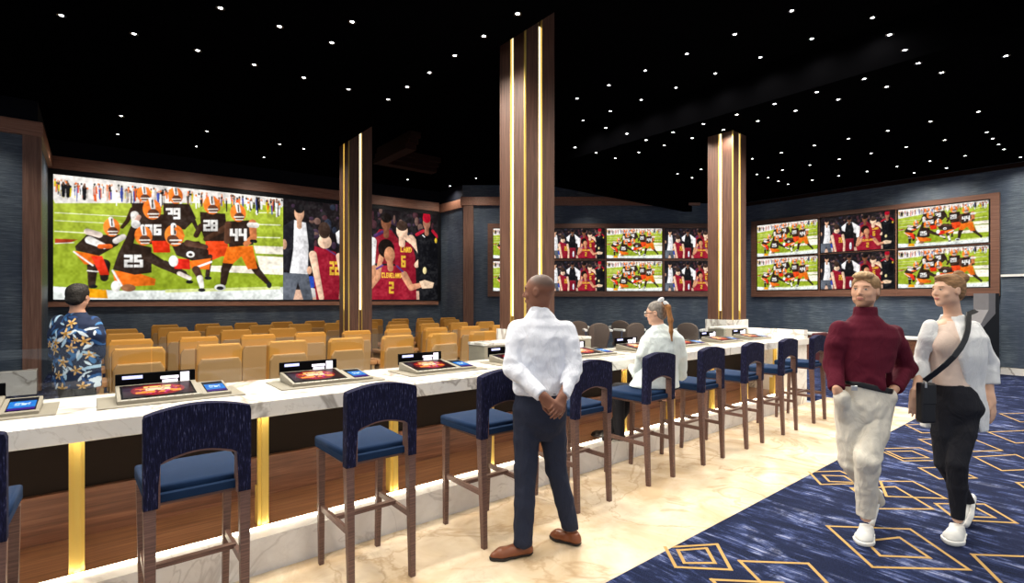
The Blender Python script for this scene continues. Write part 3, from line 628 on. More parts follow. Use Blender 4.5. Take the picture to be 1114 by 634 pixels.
# betting terminals
def pic(A_, name, w, h, quads):
    pass
def make_terminal():
    t = thing('betting_terminal', '', 'betting terminal')
    obj('base_plate', bx(-.09, .66, -.06, .36, 0, .008, .002, 1), M['taupe'], t)
    b = nb(); prism(b, [(0,.008), (.33,.008), (.33,.075), (0,.028)], 'x', 0, .43, .003, 1); prism(b, [(.0,.008), (.30,.008), (.30,.06), (.0,.024)], 'x', .43, .59, .003, 1)
    obj('housing', b, M['taupe'], t)
    def tilted(x0, x1, y0, y1, slope, zoff, lift=.0015):
        return [(x0, y0, zoff+slope*y0+lift), (x1, y0, zoff+slope*y0+lift), (x1, y1, zoff+slope*y1+lift), (x0, y1, zoff+slope*y1+lift)]
    sl = .047/.33
    def picture(name, x0, x1, y0, y1, slope, zoff, fn, lab, nx=48, ny=24):
        co, f, cc = [], [], []
        for j in range(ny+1):
            for i in range(nx+1):
                s, q = i/nx, j/ny; x = x0+(x1-x0)*s; y = y0+(y1-y0)*q; co.append((x, y, zoff+slope*y+.003)); cc += list(lin(fn(s, q)))+[1]
        for j in range(ny):
            for i in range(nx): k = j*(nx+1)+i; f.append((k, k+1, k+nx+2, k+nx+1))
        me = mesh_np(name, co, np.array(f)); a = me.color_attributes.new('Col', 'FLOAT_COLOR', 'POINT'); a.data.foreach_set('color', np.array(cc, np.float32)); me.materials.append(M['screen_picture'])
        o = bpy.data.objects.new(name, me); C.objects.link(o); o.parent = t; o['label'] = lab
    def game(s, q):
        dx, dy = abs(s-.5), q-.5; n = noise.noise(Vector((s*9, q*5, 1)))*.5+.5; n2 = noise.noise(Vector((s*26, q*10, 4)))
        r = math.hypot(dx*1.25, dy*1.1)
        if s < .02 or s > .98 or q < .05 or q > .95: return (.03,.02,.03)
        if dx < .2 and .68 < q < .82 and n2 > -.22: return (1,.88,.5)
        if dx < .17 and .45 < q < .66 and n2 > -.3: return (.98,.9,.72)
        if dx < .33 and abs(dy+.05) < .2 and n > .47: return (1,.62,.2)
        if r < .36 and n2 > .12: return (.85,.2,.55)
        if r < .48: return (.45+.3*n, .04, .1)
        return (.22*n+.06, .01, .05)
    def blue(s, q):
        if q > .7: return (.05,.06,.12)
        if q < .2: return (.25,.1,.5)
        n = noise.noise(Vector((s*8, q*10, 2)))
        if .2 < s < .8 and .35 < q < .6 and n > -.1: return (.85,.97,1)
        return (.15,.5+.2*n,.85)
    obj('screen_glass', hexa(nb(), tilted(.02, .40, .03, .31, sl, .027, .0), tilted(.02, .40, .03, .31, sl, .029, .0)), M['screen_black'], t)
    picture('game_screen', .03, .39, .04, .30, sl, .0285, game, 'screen with a red and gold game menu')
    obj('side_screen_glass', hexa(nb(), tilted(.455, .575, .03, .28, .12, .023, 0), tilted(.455, .575, .03, .28, .12, .0255, 0)), M['screen_black'], t)
    picture('side_screen', .46, .57, .035, .27, .12, .025, blue, 'small screen glowing blue', 16, 20)
    bd = obj('display_board', bx(0, .43, .335, .352, .05, .145, .003, 1), M['screen_black'], t)
    b = nb(); box(b, .035, .14, .331, .336, .112, .132); obj('status_display', b, M['lcd_blue'], bd)
    b = nb(); box(b, .235, .335, .331, .336, .098, .116); box(b, .245, .33, .331, .336, .074, .092); box(b, .345, .395, .331, .336, .075, .134); obj('ticket_display', b, M['lcd_white'], bd)
    b = nb()
    for i in range(9): box(b, .02+i*.045, .05+i*.045, .006, .012, .0285, .0315)
    obj('button_row', b, M['white_paint'], t)
    return t
emit('lcd_blue', '#b9bdf2', 1.1); emit('lcd_white', '#ece6f4', 1.1)
tn = ['at the left edge of the bar', 'before the nearest bar stool', 'before the second stool from the left', 'between second and third stools', 'behind the left arm of the man in white shirt', 'just right of the man in white shirt', 'left of the seated woman', 'right of the seated woman', 'below the farthest column, left one', 'below the farthest column, right one']
tp = make_terminal(); pos = [-.82, .10, 1.07, 2.04, 3.01, 3.97, 4.94, 5.90, 6.87, 7.80]
for i, u in enumerate(pos):
    o = tp if i == 0 else copy_tree(tp)
    o.location = (u, 3.72, ZT); o['label'] = 'betting terminal with lit screens '+tn[i]; o['group'] = 'betting terminals along the bar'
# bar stools
def make_stool():
    t = thing('bar_stool', '', 'bar stool')
    W = .215
    # seat
    b = nb(); prism(b, [(-.205,.0), (.205,.0), (.22,.47), (-.22,.47)], 'z', .735, .775, .008); 
    obj('seat_frame', bx(-.19, .19, .03, .455, .715, .738), M['stool_wood'], t)
    o = obj('seat', b, M['navy_seat'], t)
    b2 = nb(); prism(b2, [(-.205,.03), (.205,.03), (.220,.472), (-.220,.472)], 'z', .755, .805, .020, 3); obj('cushion_top', b2, M['navy_seat'], o, True)
    # backrest: arched top, arched opening
    out = []
    n = 12
    for k in range(n+1):
        s = k/n; x = -W+2*W*s; out.append((x, 1.135+.035*math.sin(PI*s)))
    out[0] = (-W, 1.115); out.insert(1, (-W+.006, 1.135)); out[-1] = (W-.006, 1.135); out.append((W, 1.115))
    out += [(W, .722), (W-.056, .722), (W-.056, .925)]
    for k in range(1, n): s = k/n; out.append((W-.056-2*(W-.056)*s, .925+.035*math.sin(PI*s)))
    out += [(-W+.056, .925), (-W+.056, .722), (-W, .722)]
    b = nb(); prism(b, out, 'y', -.035, .03, .007, 2)
    for v in b.verts: v.co.y += .03*(v.co.z-.72)*-.6 + .02*(1-(v.co.x/W)**2)*0
    back = obj('backrest', b, M['fleck_fabric'], t)
    inn = [(W-.056, .725), (W-.056, .925)]+[(W-.056-2*(W-.056)*k/n, .925+.035*math.sin(PI*k/n)) for k in range(1, n)]+[(-W+.056, .925), (-W+.056, .725)]
    i2 = [(x*.955, z-.009 if z > .8 else z) for x, z in inn][::-1]
    b = nb(); prism(b, inn+i2, 'y', -.032, .027)
    for v in b.verts: v.co.y += .03*(v.co.z-.72)*-.6
    obj('arch_trim', b, M['stool_wood'], back)
    for sx in (-1, 1):
        b = nb(); bar(b, (sx*.187, -.028, 0), (sx*.190, .0, .725), .032, .036, .048, .052, up=(0,1,0), bev=.003); obj('leg', b, M['stool_wood'], t)
        b = nb(); bar(b, (sx*.187, .455, 0), (sx*.195, .435, .72), .030, .032, .042, .044, up=(0,1,0), bev=.003); obj('leg', b, M['stool_wood'], t)
        b = nb(); bar(b, (sx*.19, .0, .36), (sx*.19, .45, .36), .02, .034); obj('stretcher', b, M['stool_wood'], t)
    b = nb(); bar(b, (-.19, .20, .375), (.19, .20, .375), .034, .022); obj('stretcher', b, M['stool_wood'], t)
    return t
sp = make_stool()
sl_ = ['navy bar stool cut off by the left edge of the picture', 'nearest navy bar stool, its whole fleck fabric back showing', 'second navy bar stool from the left, standing free and fully visible', 'navy bar stool just left of the man in white shirt', 'navy bar stool just right of the man in white shirt', 'navy bar stool the woman with the ponytail sits on', 'first navy bar stool right of the seated woman', 'second navy bar stool right of the seated woman', 'third navy bar stool right of the seated woman', 'farthest navy bar stool, beside the man in maroon sweater']
for i, u in enumerate([-.475, .378, 1.283, 2.19, 3.08, 3.985, 4.885, 5.77, 6.69, 7.62]):
    o = sp if i == 0 else copy_tree(sp)
    o.location = (u, 2.775, .002); o['label'] = sl_[i]; o['group'] = 'bar stools along the counter'
# theatre seats
def make_seat():
    t = thing('theatre_seat', '', 'theatre seat')
    w = .25
    b = nb(); prism(b, [(-w,.46), (-w,1.05), (-w+.03,1.10), (w-.03,1.10), (w,1.05), (w,.46)], 'y', 0, .13, .02, 2)
    for v in b.verts: v.co.y -= .10*(v.co.z-.46)
    obj('backrest', b, M['seat_amber'], t)
    b = nb(); prism(b, [(-w+.012,.18), (-w+.012,.86), (-w+.05,.93), (w-.05,.93), (w-.012,.86), (w-.012,.18)], 'y', -.05, .01, .016, 2)
    for v in b.verts: v.co.y -= .10*(v.co.z-.46)
    obj('back_shell', b, M['seat_tan'], t)
    obj('cushion', bx(-w+.01, w-.01, .10, .58, .34, .48, .03, 2), M['seat_amber'], t)
    obj('pedestal', bx(-w+.04, w-.04, .05, .5, 0, .34, .01, 1), M['dark_panel'], t)
    for s in (-1, 1):
        a = obj('armrest', bx(s*(w+.075)-.07, s*(w+.075)+.07, .02, .52, .46, .54, .02, 2), M['seat_wood'], t)
        obj('arm_panel', bx(s*(w+.075)-.03, s*(w+.075)+.03, .03, .50, 0, .47, .01, 1), M['seat_tan'], a)
    return t
st = make_seat(); first = True
rows = [(7.25, 0, 7), (8.85, 0, 8), (10.5, 0, 9), (12.1, 0, 9), (13.55, 1, 10)]
rw = ['nearest the bar', 'second from the bar', 'third from the bar', 'fourth from the bar', 'nearest the video wall']
for j, (v, i0, i1) in enumerate(rows):
    for i in range(i0, i1+1):
        u = .20+.245+.81*i-.05
        if abs(u-4.1) < .52 and abs(v-9.9) < .7: continue
        if u > 8.6 and v > 12.9: continue
        o = st if first else copy_tree(st); first = False
        o.location = (u, v, 0); o['label'] = f'amber theatre seat in the row {rw[j]}, {ordn[i-i0]} from the left'; o['group'] = 'theatre seats facing the giant video wall'
# swivel lounge chairs right of the column
def make_lounge():
    t = thing('lounge_chair', '', 'lounge chair')
    b = nb(); pts = []
    for k in range(13): a = PI*(k/12); pts.append((-.27*math.cos(a)*(1 if abs(math.cos(a)) < .9 else .97), .78+.30*math.sin(a)**.6))
    pts += [(.19, .42), (-.19, .42)]
    prism(b, pts, 'y', 0, .09, .02, 2)
    for v in b.verts: v.co.y += -.14*(v.co.z-.42)+.35*v.co.x**2
    obj('backrest', b, M['lounge_grey'], t, True)
    obj('cushion', bx(-.26, .26, .05, .56, .36, .47, .03, 2), M['lounge_grey'], t)
    for s in (-1, 1): obj('armrest', bx(s*.31-.04, s*.31+.04, .02, .45, .86, .92, .015, 2), M['white_paint'], t); 
    for s in (-1, 1):
        b = nb(); bar(b, (s*.31, .12, .88), (s*.22, .3, .40), .03, .05); obj('arm_support', b, M['silver'], t)
    b = nb(); cyl(b, (0,.3,0), .24, .025, 28); cyl(b, (0,.3,.02), .035, .35, 16); obj('pedestal', b, M['silver'], t)
    return t
lc = make_lounge(); first = True
for k, (px, lab) in enumerate(((629, 'grey lounge chair behind the glass, right beside the man in white shirt'), (651.5, 'grey lounge chair with white arms behind the glass'), (675, 'grey lounge chair behind the glass, second from the seated woman'), (691, 'grey lounge chair behind the glass, left of the seated woman'), (748, 'grey lounge chair behind the glass, right of the seated woman'))):
    o = lc if first else copy_tree(lc); first = False
    D = (13.9, 12.6, 14.2, 12.8, 12.8)[k]; u, v = cw(px, D); o.location = (u, v, 0); o.rotation_euler = (0, 0, YAW+(.0, 0, -.5, .4, -.6)[k]); o['label'] = lab; o['group'] = 'grey lounge chairs behind the glass'
# low marble kerb seen through the glass at far left
b = nb(); q0 = cw(40, 9.0); box(b, -6, q0[0], q0[1]-.05, q0[1]+.14, 0, .42, .004, 1); box(b, q0[0]-.14, q0[0], q0[1]+.14, 12.5, 0, .42, .004, 1)
tag(obj('marble_kerb', b, M['counter_marble']), 'low white marble kerb behind the glass at the far left', 'kerb')
# long desk along the right wall, and the sloped kiosk at its end
t = thing('service_desk', 'long low desk with white top before the right wall', 'desk', (14.7, 2.9, 0))
obj('desktop', bx(-.03, .7, 0, 3.2, .72, .765, .004, 1), M['white_paint'], t); obj('front_panel', bx(0, .04, .02, 3.18, .0, .72), M['walnut_panel'], t)
obj('side_panel', bx(.02, .68, 3.12, 3.18, 0, .72), M['walnut_panel'], t)
kx, ky = cw(1066, 10.9)
t = thing('wall_kiosk', 'black kiosk with sloped grey edge at the right wall', 'kiosk', (kx, ky, 0), YAW)
s = 10.9/F_; pr = [(0, 0), ((1088.5-1066)*s, 0), ((1088.5-1066)*s, zat(319, 10.9)), ((1083-1066)*s, zat(319, 10.9)), ((1083-1066)*s, zat(338, 10.9)), (0, zat(356, 10.9))]
b = nb(); prism(b, pr, 'y', .03, .35); obj('body', b, M['black_plastic'], t)
w = .11; ed = [((1075.5-1066)*s, zat(319,10.9)), ((1083-1066)*s, zat(319,10.9)), ((1083-1066)*s, zat(341,10.9)), (0, zat(360,10.9)), (0, zat(354,10.9)), ((1075.5-1066)*s, zat(337,10.9))]
b = nb(); prism(b, ed, 'y', 0, .36); obj('edge_trim', b, M['grey_trim'], t)
# dark red chair beyond the last stool
u, v = at_z(888, 425, 0).x, at_z(888, 425, 0).y
t = thing('guest_chair', 'dark red upholstered chair beyond the farthest bar stool', 'chair', (10.1, 3.6, 0), YAW+.6)
obj('backrest', bx(-.24, .24, 0, .07, .5, 1.06, .03, 2), M['red_fabric'] if 'red_fabric' in M else plain('red_fabric', '#4a0f14', .8), t)
obj('seat', bx(-.25, .25, .05, .5, .42, .52, .03, 2), M['red_fabric'], t)
for sx in (-1, 1):
    for sy in (.06, .46):
        b = nb(); bar(b, (sx*.22, sy, 0), (sx*.22, sy, .43), .03, .03, .04, .04, up=(0,1,0)); obj('leg', b, M['stool_wood'], t)
# ================================================================ people: smooth blended volumes turned into one continuous skin
class Grid:
    def __init__(s, lo, hi, h=.006):
        s.lo = np.array(lo, float); s.h = h; s.n = np.ceil((np.array(hi)-s.lo)/h).astype(int)+1
        s.F = np.full(s.n, 5.0, np.float32)
        s.ax = [s.lo[i]+h*np.arange(s.n[i]) for i in range(3)]
    def sub(s, lo, hi):
        a = np.clip(((np.array(lo)-s.lo)/s.h).astype(int), 0, s.n); b = np.clip(((np.array(hi)-s.lo)/s.h).astype(int)+2, 0, s.n)
        sl = tuple(slice(a[i], b[i]) for i in range(3))
        if any(b[i] <= a[i] for i in range(3)): return None, None
        return sl, np.meshgrid(*[s.ax[i][sl[i]].astype(np.float32) for i in range(3)], indexing='ij')
    def join(s, sl, d, k, op='+'):
        A = s.F[sl]
        if op == '-':
            d = -d; h = np.clip(.5-.5*(d-A)/max(k,1e-4), 0, 1) if False else np.clip(.5+.5*(d-A)/max(k,1e-4), 0, 1)
            s.F[sl] = A*(1-h)+d*h+k*h*(1-h)
        else:
            h = np.clip(.5+.5*(A-d)/max(k,1e-4), 0, 1); s.F[sl] = A*(1-h)+d*h-k*h*(1-h)
    def cap(s, a, b, ra, rb, k=.02, op='+'):
        a = np.array(a, float); b = np.array(b, float); m = max(ra, rb)+k+3*s.h
        sl, g = s.sub(np.minimum(a, b)-m, np.maximum(a, b)+m)
        if sl is None: return s
        d = b-a; L = float(d@d)+1e-9; X, Y, Z = g
        t = np.clip(((X-a[0])*d[0]+(Y-a[1])*d[1]+(Z-a[2])*d[2])/L, 0, 1)
        q = np.sqrt((X-a[0]-t*d[0])**2+(Y-a[1]-t*d[1])**2+(Z-a[2]-t*d[2])**2)-(ra+(rb-ra)*t)
        s.join(sl, q, k, op); return s
    def ell(s, c, r, k=.015, R=None, op='+'):
        c = np.array(c, float); r = np.array(r, float); m = r.max()+k+3*s.h
        sl, g = s.sub(c-m, c+m)
        if sl is None: return s
        P_ = [g[i]-c[i] for i in range(3)]
        if R is not None: P_ = [R[i][0]*P_[0]+R[i][1]*P_[1]+R[i][2]*P_[2] for i in range(3)]
        k0 = np.sqrt(sum((P_[i]/r[i])**2 for i in range(3))); k1 = np.sqrt(sum((P_[i]/r[i]**2)**2 for i in range(3)))+1e-9
        s.join(sl, k0*(k0-1)/k1, k, op); return s
    def loft(s, st, k=.02, yaw=0, pw=2.2):  # stations (x, y, z, rx, ry), z ascending
        st = np.array(sorted(st, key=lambda q: q[2])); m = st[:, 3:].max()+k+3*s.h
        lo = [st[:, 0].min()-m, st[:, 1].min()-m, st[0, 2]-k-2*s.h]; hi = [st[:, 0].max()+m, st[:, 1].max()+m, st[-1, 2]+k+2*s.h]
        sl, g = s.sub(lo, hi)
        if sl is None: return s
        z = s.ax[2][sl[2]]; zz_ = np.interp(z, st[:, 2], np.arange(len(st))); i0 = np.clip(zz_.astype(int), 0, len(st)-2); f = zz_-i0; f = f*f*(3-2*f)*.5+f*.5
        v = [st[i0, c]*(1-f)+st[i0+1, c]*f for c in (0,1,3,4)]
        X = g[0]-v[0]; Y = g[1]-v[1]; co, si = math.cos(yaw), math.sin(yaw); x = X*co+Y*si; y = -X*si+Y*co
        q = ((np.abs(x)/v[2])**pw+(np.abs(y)/v[3])**pw)**(1/pw); d = (q-1)*np.minimum(v[2], v[3])
        d = np.maximum(d, np.maximum(g[2]-st[-1, 2], st[0, 2]-g[2])); s.join(sl, d.astype(np.float32), k); return s
    def cut(s, p, n, lo=None, hi=None, k=.004):   # remove everything on the +n side of the plane
        sl, g = s.sub(s.lo if lo is None else lo, s.ax_hi() if hi is None else hi); n = np.array(n, float)/np.linalg.norm(n)
        if sl is None: return s
        d = (g[0]-p[0])*n[0]+(g[1]-p[1])*n[1]+(g[2]-p[2])*n[2]; A = s.F[sl]; s.F[sl] = np.maximum(A, d); return s
    def ax_hi(s): return np.array([a[-1] for a in s.ax])
    def mesh(s, name, base, smooth=1, disp=None, colf=None):
        F = s.F; F[0] = F[-1] = 1; F[:, 0] = F[:, -1] = 1; F[:, :, 0] = F[:, :, -1] = 1
        S = F < 0; n = [k-1 for k in F.shape]
        cnt = np.zeros(n, np.int8); cr = [(i, j, k) for i in (0,1) for j in (0,1) for k in (0,1)]
        for c in cr: cnt += S[c[0]:c[0]+n[0], c[1]:c[1]+n[1], c[2]:c[2]+n[2]]
        I = np.argwhere((cnt > 0) & (cnt < 8)); N = len(I); idx = -np.ones(n, np.int32); idx[tuple(I.T)] = np.arange(N)
        acc = np.zeros((N, 3)); w = np.zeros(N)
        for a in cr:
            for ax in range(3):
                if a[ax]: continue
                b = list(a); b[ax] = 1
                fa = F[I[:,0]+a[0], I[:,1]+a[1], I[:,2]+a[2]]; fb = F[I[:,0]+b[0], I[:,1]+b[1], I[:,2]+b[2]]
                m = (fa < 0) != (fb < 0); t = np.where(m, fa/np.where(m, fa-fb, 1), 0); q = np.tile(np.array(a, float), (N, 1)); q[:, ax] += t
                acc[m] += q[m]; w[m] += 1
        co = (I+acc/w[:, None])*s.h+s.lo
        faces = []
        for ax in range(3):
            o1, o2 = [(1,2),(2,0),(0,1)][ax]
            s0 = [slice(1, -1)]*3; s1 = [slice(1, -1)]*3; s0[ax] = slice(0, -1); s1[ax] = slice(1, None)
            A = S[tuple(s0)]; B = S[tuple(s1)]; E = np.argwhere(A != B); off = np.array([1,1,1]); off[ax] = 0; E = E+off
            inside = S[tuple(E.T)]
            def cell(d1, d2):
                q = E.copy(); q[:, o1] -= d1; q[:, o2] -= d2; return idx[tuple(q.T)]
            f = np.stack([cell(1,1), cell(0,1), cell(0,0), cell(1,0)], 1); f[~inside] = f[~inside][:, ::-1]; faces.append(f)
        f = np.concatenate(faces); f = f[(f >= 0).all(1)]
        for _ in range(smooth):
            sm = np.zeros_like(co); ct = np.zeros(len(co))
            for i in range(4):
                a, b = f[:, i], f[:, (i+1) % 4]
                for c in range(3): sm[:, c] += np.bincount(a, co[b, c], len(co))+np.bincount(b, co[a, c], len(co))
                ct += np.bincount(a, minlength=len(co))+np.bincount(b, minlength=len(co))
            co = co*.45+.55*sm/np.maximum(ct, 1)[:, None]
        if disp is not None:
            nr = np.zeros_like(co); fn = np.cross(co[f[:,2]]-co[f[:,0]], co[f[:,3]]-co[f[:,1]])
            for i in range(4):
                for c in range(3): nr[:, c] += np.bincount(f[:, i], fn[:, c], len(co))
            nr /= np.linalg.norm(nr, axis=1)[:, None]+1e-9; co = co+nr*disp(co)[:, None]
        me = mesh_np(name, co-np.array(base), f)
        if colf is not None:
            c = np.ones((len(co), 4), np.float32); c[:, :3] = colf(co); a = me.color_attributes.new('Col', 'FLOAT_COLOR', 'POINT'); a.data.foreach_set('color', c.ravel())
        return me
def folds(amp, sc=(9, 9, 5), joints=(), seed=0):
    def f(co):
        out = np.empty(len(co)); J = np.array([j[:3] for j in joints]) if joints else None
        if J is not None:
            near = np.zeros(len(co))
            for j in joints: near = np.maximum(near, np.exp(-((co-np.array(j[:3]))**2).sum(1)/(.11**2)))
        for i, p in enumerate(co):
            n = noise.noise(Vector((p[0]*sc[0]+seed, p[1]*sc[1], p[2]*sc[2])))
            out[i] = (1-2*abs(n))*.6+noise.noise(Vector((p[0]*sc[0]*2.3, p[1]*sc[1]*2.3, p[2]*sc[2]*3.1+seed)))*.5
        a = amp*(.55 if J is not None else 1)
        return out*(a + (amp*1.3*near if J is not None else 0))
    return f
def axes(f, roll=0, pitch=0):              # rows right, forward, up
    f = np.array([f[0], f[1], 0.]); f /= np.linalg.norm(f); r = np.array([f[1], -f[0], 0.]); u = np.array([0,0,1.])
    f2 = f*math.cos(pitch)+u*math.sin(pitch); u2 = -f*math.sin(pitch)+u*math.cos(pitch)
    r3 = r*math.cos(roll)+u2*math.sin(roll); u3 = -r*math.sin(roll)+u2*math.cos(roll); return np.array([r3, f2, u3])
class Head:
    def __init__(s, c, f, roll=0, pitch=0, k=1.0, female=False):
        s.c = np.array(c, float); s.R = axes(f, roll, pitch); s.k = k; s.fem = female
    def w(s, p): return s.c+s.k*(np.array(p) @ s.R)
    def e(s, G, p, r, kk=.012, op='+'): G.ell(s.w(p), np.array(r)*s.k, kk, s.R, op)
    def skin(s, G):
        fem = s.fem; j = .93 if fem else 1.0
        s.e(G, (0,-.014,.036), (.076,.094,.080)); s.e(G, (0,.012,-.01), (.069,.078,.088), .02)
        s.e(G, (0,.026,-.066), (.052*j,.052,.042), .025); s.e(G, (0,.064,-.094), (.024*j,.020,.018), .02)
        s.e(G, (-.043*j,.01,-.058), (.018,.035,.026), .02); s.e(G, (.043*j,.01,-.058), (.018,.035,.026), .02)
        s.e(G, (0,.074,.032), (.048,.014,.013), .014)                                        # brow
        for x in (-.031, .031): s.e(G, (x,.096,.010), (.015,.016,.011), .008, '-'); s.e(G, (x,.071,.009), (.014,.0135,.012), .003)
        for x in (-.042, .042): s.e(G, (x,.060,-.022), (.020,.016,.018), .016)                # cheekbones
        G.cap(s.w((0,.084,.014)), s.w((0,.104,-.021)), .008*s.k, .011*s.k, .008)              # nose
        for x in (-.010, .010): s.e(G, (x,.092,-.025), (.008,.009,.007), .005)
        s.e(G, (0,.086,-.050), (.021,.009,.0055), .004); s.e(G, (0,.084,-.060), (.018,.009,.0065), .004); s.e(G, (0,.096,-.0555), (.020,.006,.0014), .001, '-')
        for x in (-1, 1):
            s.e(G, (x*.077,-.006,-.002), (.008,.019,.031), .006); s.e(G, (x*.086,-.004,.002), (.005,.009,.016), .004, '-')
    def features(s, base, lips, brow, iris='#2a1e18', beard=None, cap=None, nat=None):
        b = np.array(lin(base)); R = s.R; k = s.k
        def f(co):
            q = (co-s.c) @ R.T / k; c = np.tile(b, (len(co), 1))
            def blob(p, r, col, sharp=2):
                d = np.sqrt((((q-np.array(p))/np.array(r))**2).sum(1)); m = np.clip((1.15-d)*sharp*1.6, 0, 1)[:, None]; c[:] = c*(1-m)+np.array(lin(col))*m
            if nat: 
                for p, r, col in nat: blob(p, r, col, 1)
            if cap: blob((0,-.035,.07), (.083,.09,.062), cap, 2)
            if beard:
                m = ((q[:, 2] < -.066) | ((np.abs(q[:, 0]) < .028) & (q[:, 2] < -.038))) & (q[:, 1] > .015) & (np.abs(q[:, 2]+.075) < .055)
                m &= ~((np.abs(q[:, 0]) < .02) & (np.abs(q[:, 2]+.054) < .011)); m &= q[:, 2] > -.115
                mm = (m.astype(float)*beard[1])[:, None]; c[:] = c*(1-mm)+np.array(lin(beard[0]))*mm
            blob((0,.09,-.055), (.022,.02,.009), lips)
            for x in (-.031, .031):
                blob((x,.084,.009), (.010,.02,.0042), '#cfc4bc', 3); blob((x,.084,.009), (.0055,.02,.006), iris, 3); blob((x,.08,.0155), (.016,.022,.0022), '#3a2a24', 2)
                blob((x*1.05,.082,.030), (.019,.022,.005), brow, 1.5)
            return c
        return f
def hand(G, w, d, n, side, curl=.5, k=1.0, spread=.1):
    w = np.array(w, float); d = np.array(d, float); d /= np.linalg.norm(d); n = np.array(n, float); n -= d*(n@d); n /= np.linalg.norm(n); s = np.cross(d, n)*side
    G.cap(w-d*.03, w+d*.01, .026*k, .026*k, .02)
    L = [.070, .078, .073, .057]; O = [.031, .010, -.011, -.030]; kn = [.092, .097, .092, .084]
    for i in range(4):
        K = w+(d*kn[i]+s*O[i])*k; G.cap(w+(d*.015+s*O[i]*.6)*k, K, .0155*k, .0115*k, .014)
        dd = d+s*spread*O[i]*8; dd /= np.linalg.norm(dd); a = 0; p = K
        for j, fr in enumerate((.45, .31, .24)):
            a += curl*(.8 if j == 0 else 1.0); q = p+(dd*math.cos(a)+n*math.sin(a))*L[i]*fr*k; G.cap(p, q, (.0098-.0009*j)*k, (.0088-.0009*j)*k, .003); p = q
    T = w+(d*.028+s*.026)*k; t1 = T+(d*.035+s*.030+n*.012)*k; t2 = t1+(d*.030+s*.008+n*.016)*k; t3 = t2+(d*.022+n*.008)*k
    G.cap(w+(d*.01+s*.012)*k, T, .016*k, .0155*k, .01); G.cap(T, t1, .0135*k, .0115*k, .006); G.cap(t1, t2, .0112*k, .010*k, .003); G.cap(t2, t3, .010*k, .0085*k, .003)
def limb(G, pts, rs, k=.02):
    for i in range(len(pts)-1): G.cap(pts[i], pts[i+1], rs[i], rs[i+1], k)
def finish(G, name, base, mat, parent, **k):
    me = G.mesh(name, base, **k); me.materials.append(M[mat]); o = bpy.data.objects.new(name, me); C.objects.link(o); o.parent = parent; return o
def person(label, base):
    x, y = c2w(base[0], base[1]); return thing('person', label, 'person', (x, y, base[2]), YAW)
def grid_for(pts, m=.16, h=.006):
    p = np.array(pts); return Grid(p.min(0)-m, p.max(0)+m, h)
def shoe(parent, base, heel, toe, ank, mat, sole, name='shoe', up=(0,0,1), hgt=.075, wid=.045, th=.022, chunky=1.0):
    heel = np.array(heel); toe = np.array(toe); up = np.array(up, float); f = toe-heel; L = np.linalg.norm(f); f /= L; up = up-f*(up@f); up /= np.linalg.norm(up)
    G = grid_for([heel, toe, ank], .1, .005); r1 = wid*.72
    q = lambda a, b: heel+f*a+up*b
    G.cap(q(r1, .035), q(L*.45, .036), r1, wid*.82, .01); G.cap(q(L*.45, .036), q(L*.72, .028), wid*.82, wid*.95, .02); G.cap(q(L*.72, .026), q(L-.035, .020), wid*.95, .030, .02)
    G.cap(q(r1+.012, .045), q(r1+.02, hgt), wid*.72, wid*.72, .02); G.cap(q(L*.38, .055), q(L*.62, .035), .026, .024, .025); G.cap(q(r1+.01, .05), np.array(ank), .034, .034, .012)
    top = q(r1+.02, hgt+.012); G.cut(top, up*.96-f*.12)
    S = Grid(G.lo, G.ax_hi(), .005); S.n = G.n; S.ax = G.ax; S.F = G.F.copy()-.004*chunky; G.cut(q(0, th), -up)
    S.cut(q(0, th), up); S.cut(q(0, .0), -up)
    o = finish(G, name, base, mat, parent, smooth=2); finish(S, 'sole', base, sole, o, smooth=1); return o
def strip_mesh(pts, wv, th=.004):          # a flat strap through points with per-point width vectors
    bm = nb(); rows = []
    pts = [Vector(p) for p in pts]; wv = [Vector(p) for p in wv]
    for i, p in enumerate(pts):
        t = (pts[min(i+1, len(pts)-1)]-pts[max(i-1, 0)]).normalized(); n = t.cross(wv[i]).normalized()*th
        rows.append([bm.verts.new(p+wv[i]-n), bm.verts.new(p+wv[i]+n), bm.verts.new(p-wv[i]+n), bm.verts.new(p-wv[i]-n)])
    for a, b in zip(rows, rows[1:]):
        for k in range(4): bm.faces.new([a[k], a[(k+1) % 4], b[(k+1) % 4], b[k]])
    bm.faces.new(rows[0][::-1]); bm.faces.new(rows[-1]); return bm
def V3(p): return np.array(p, float)
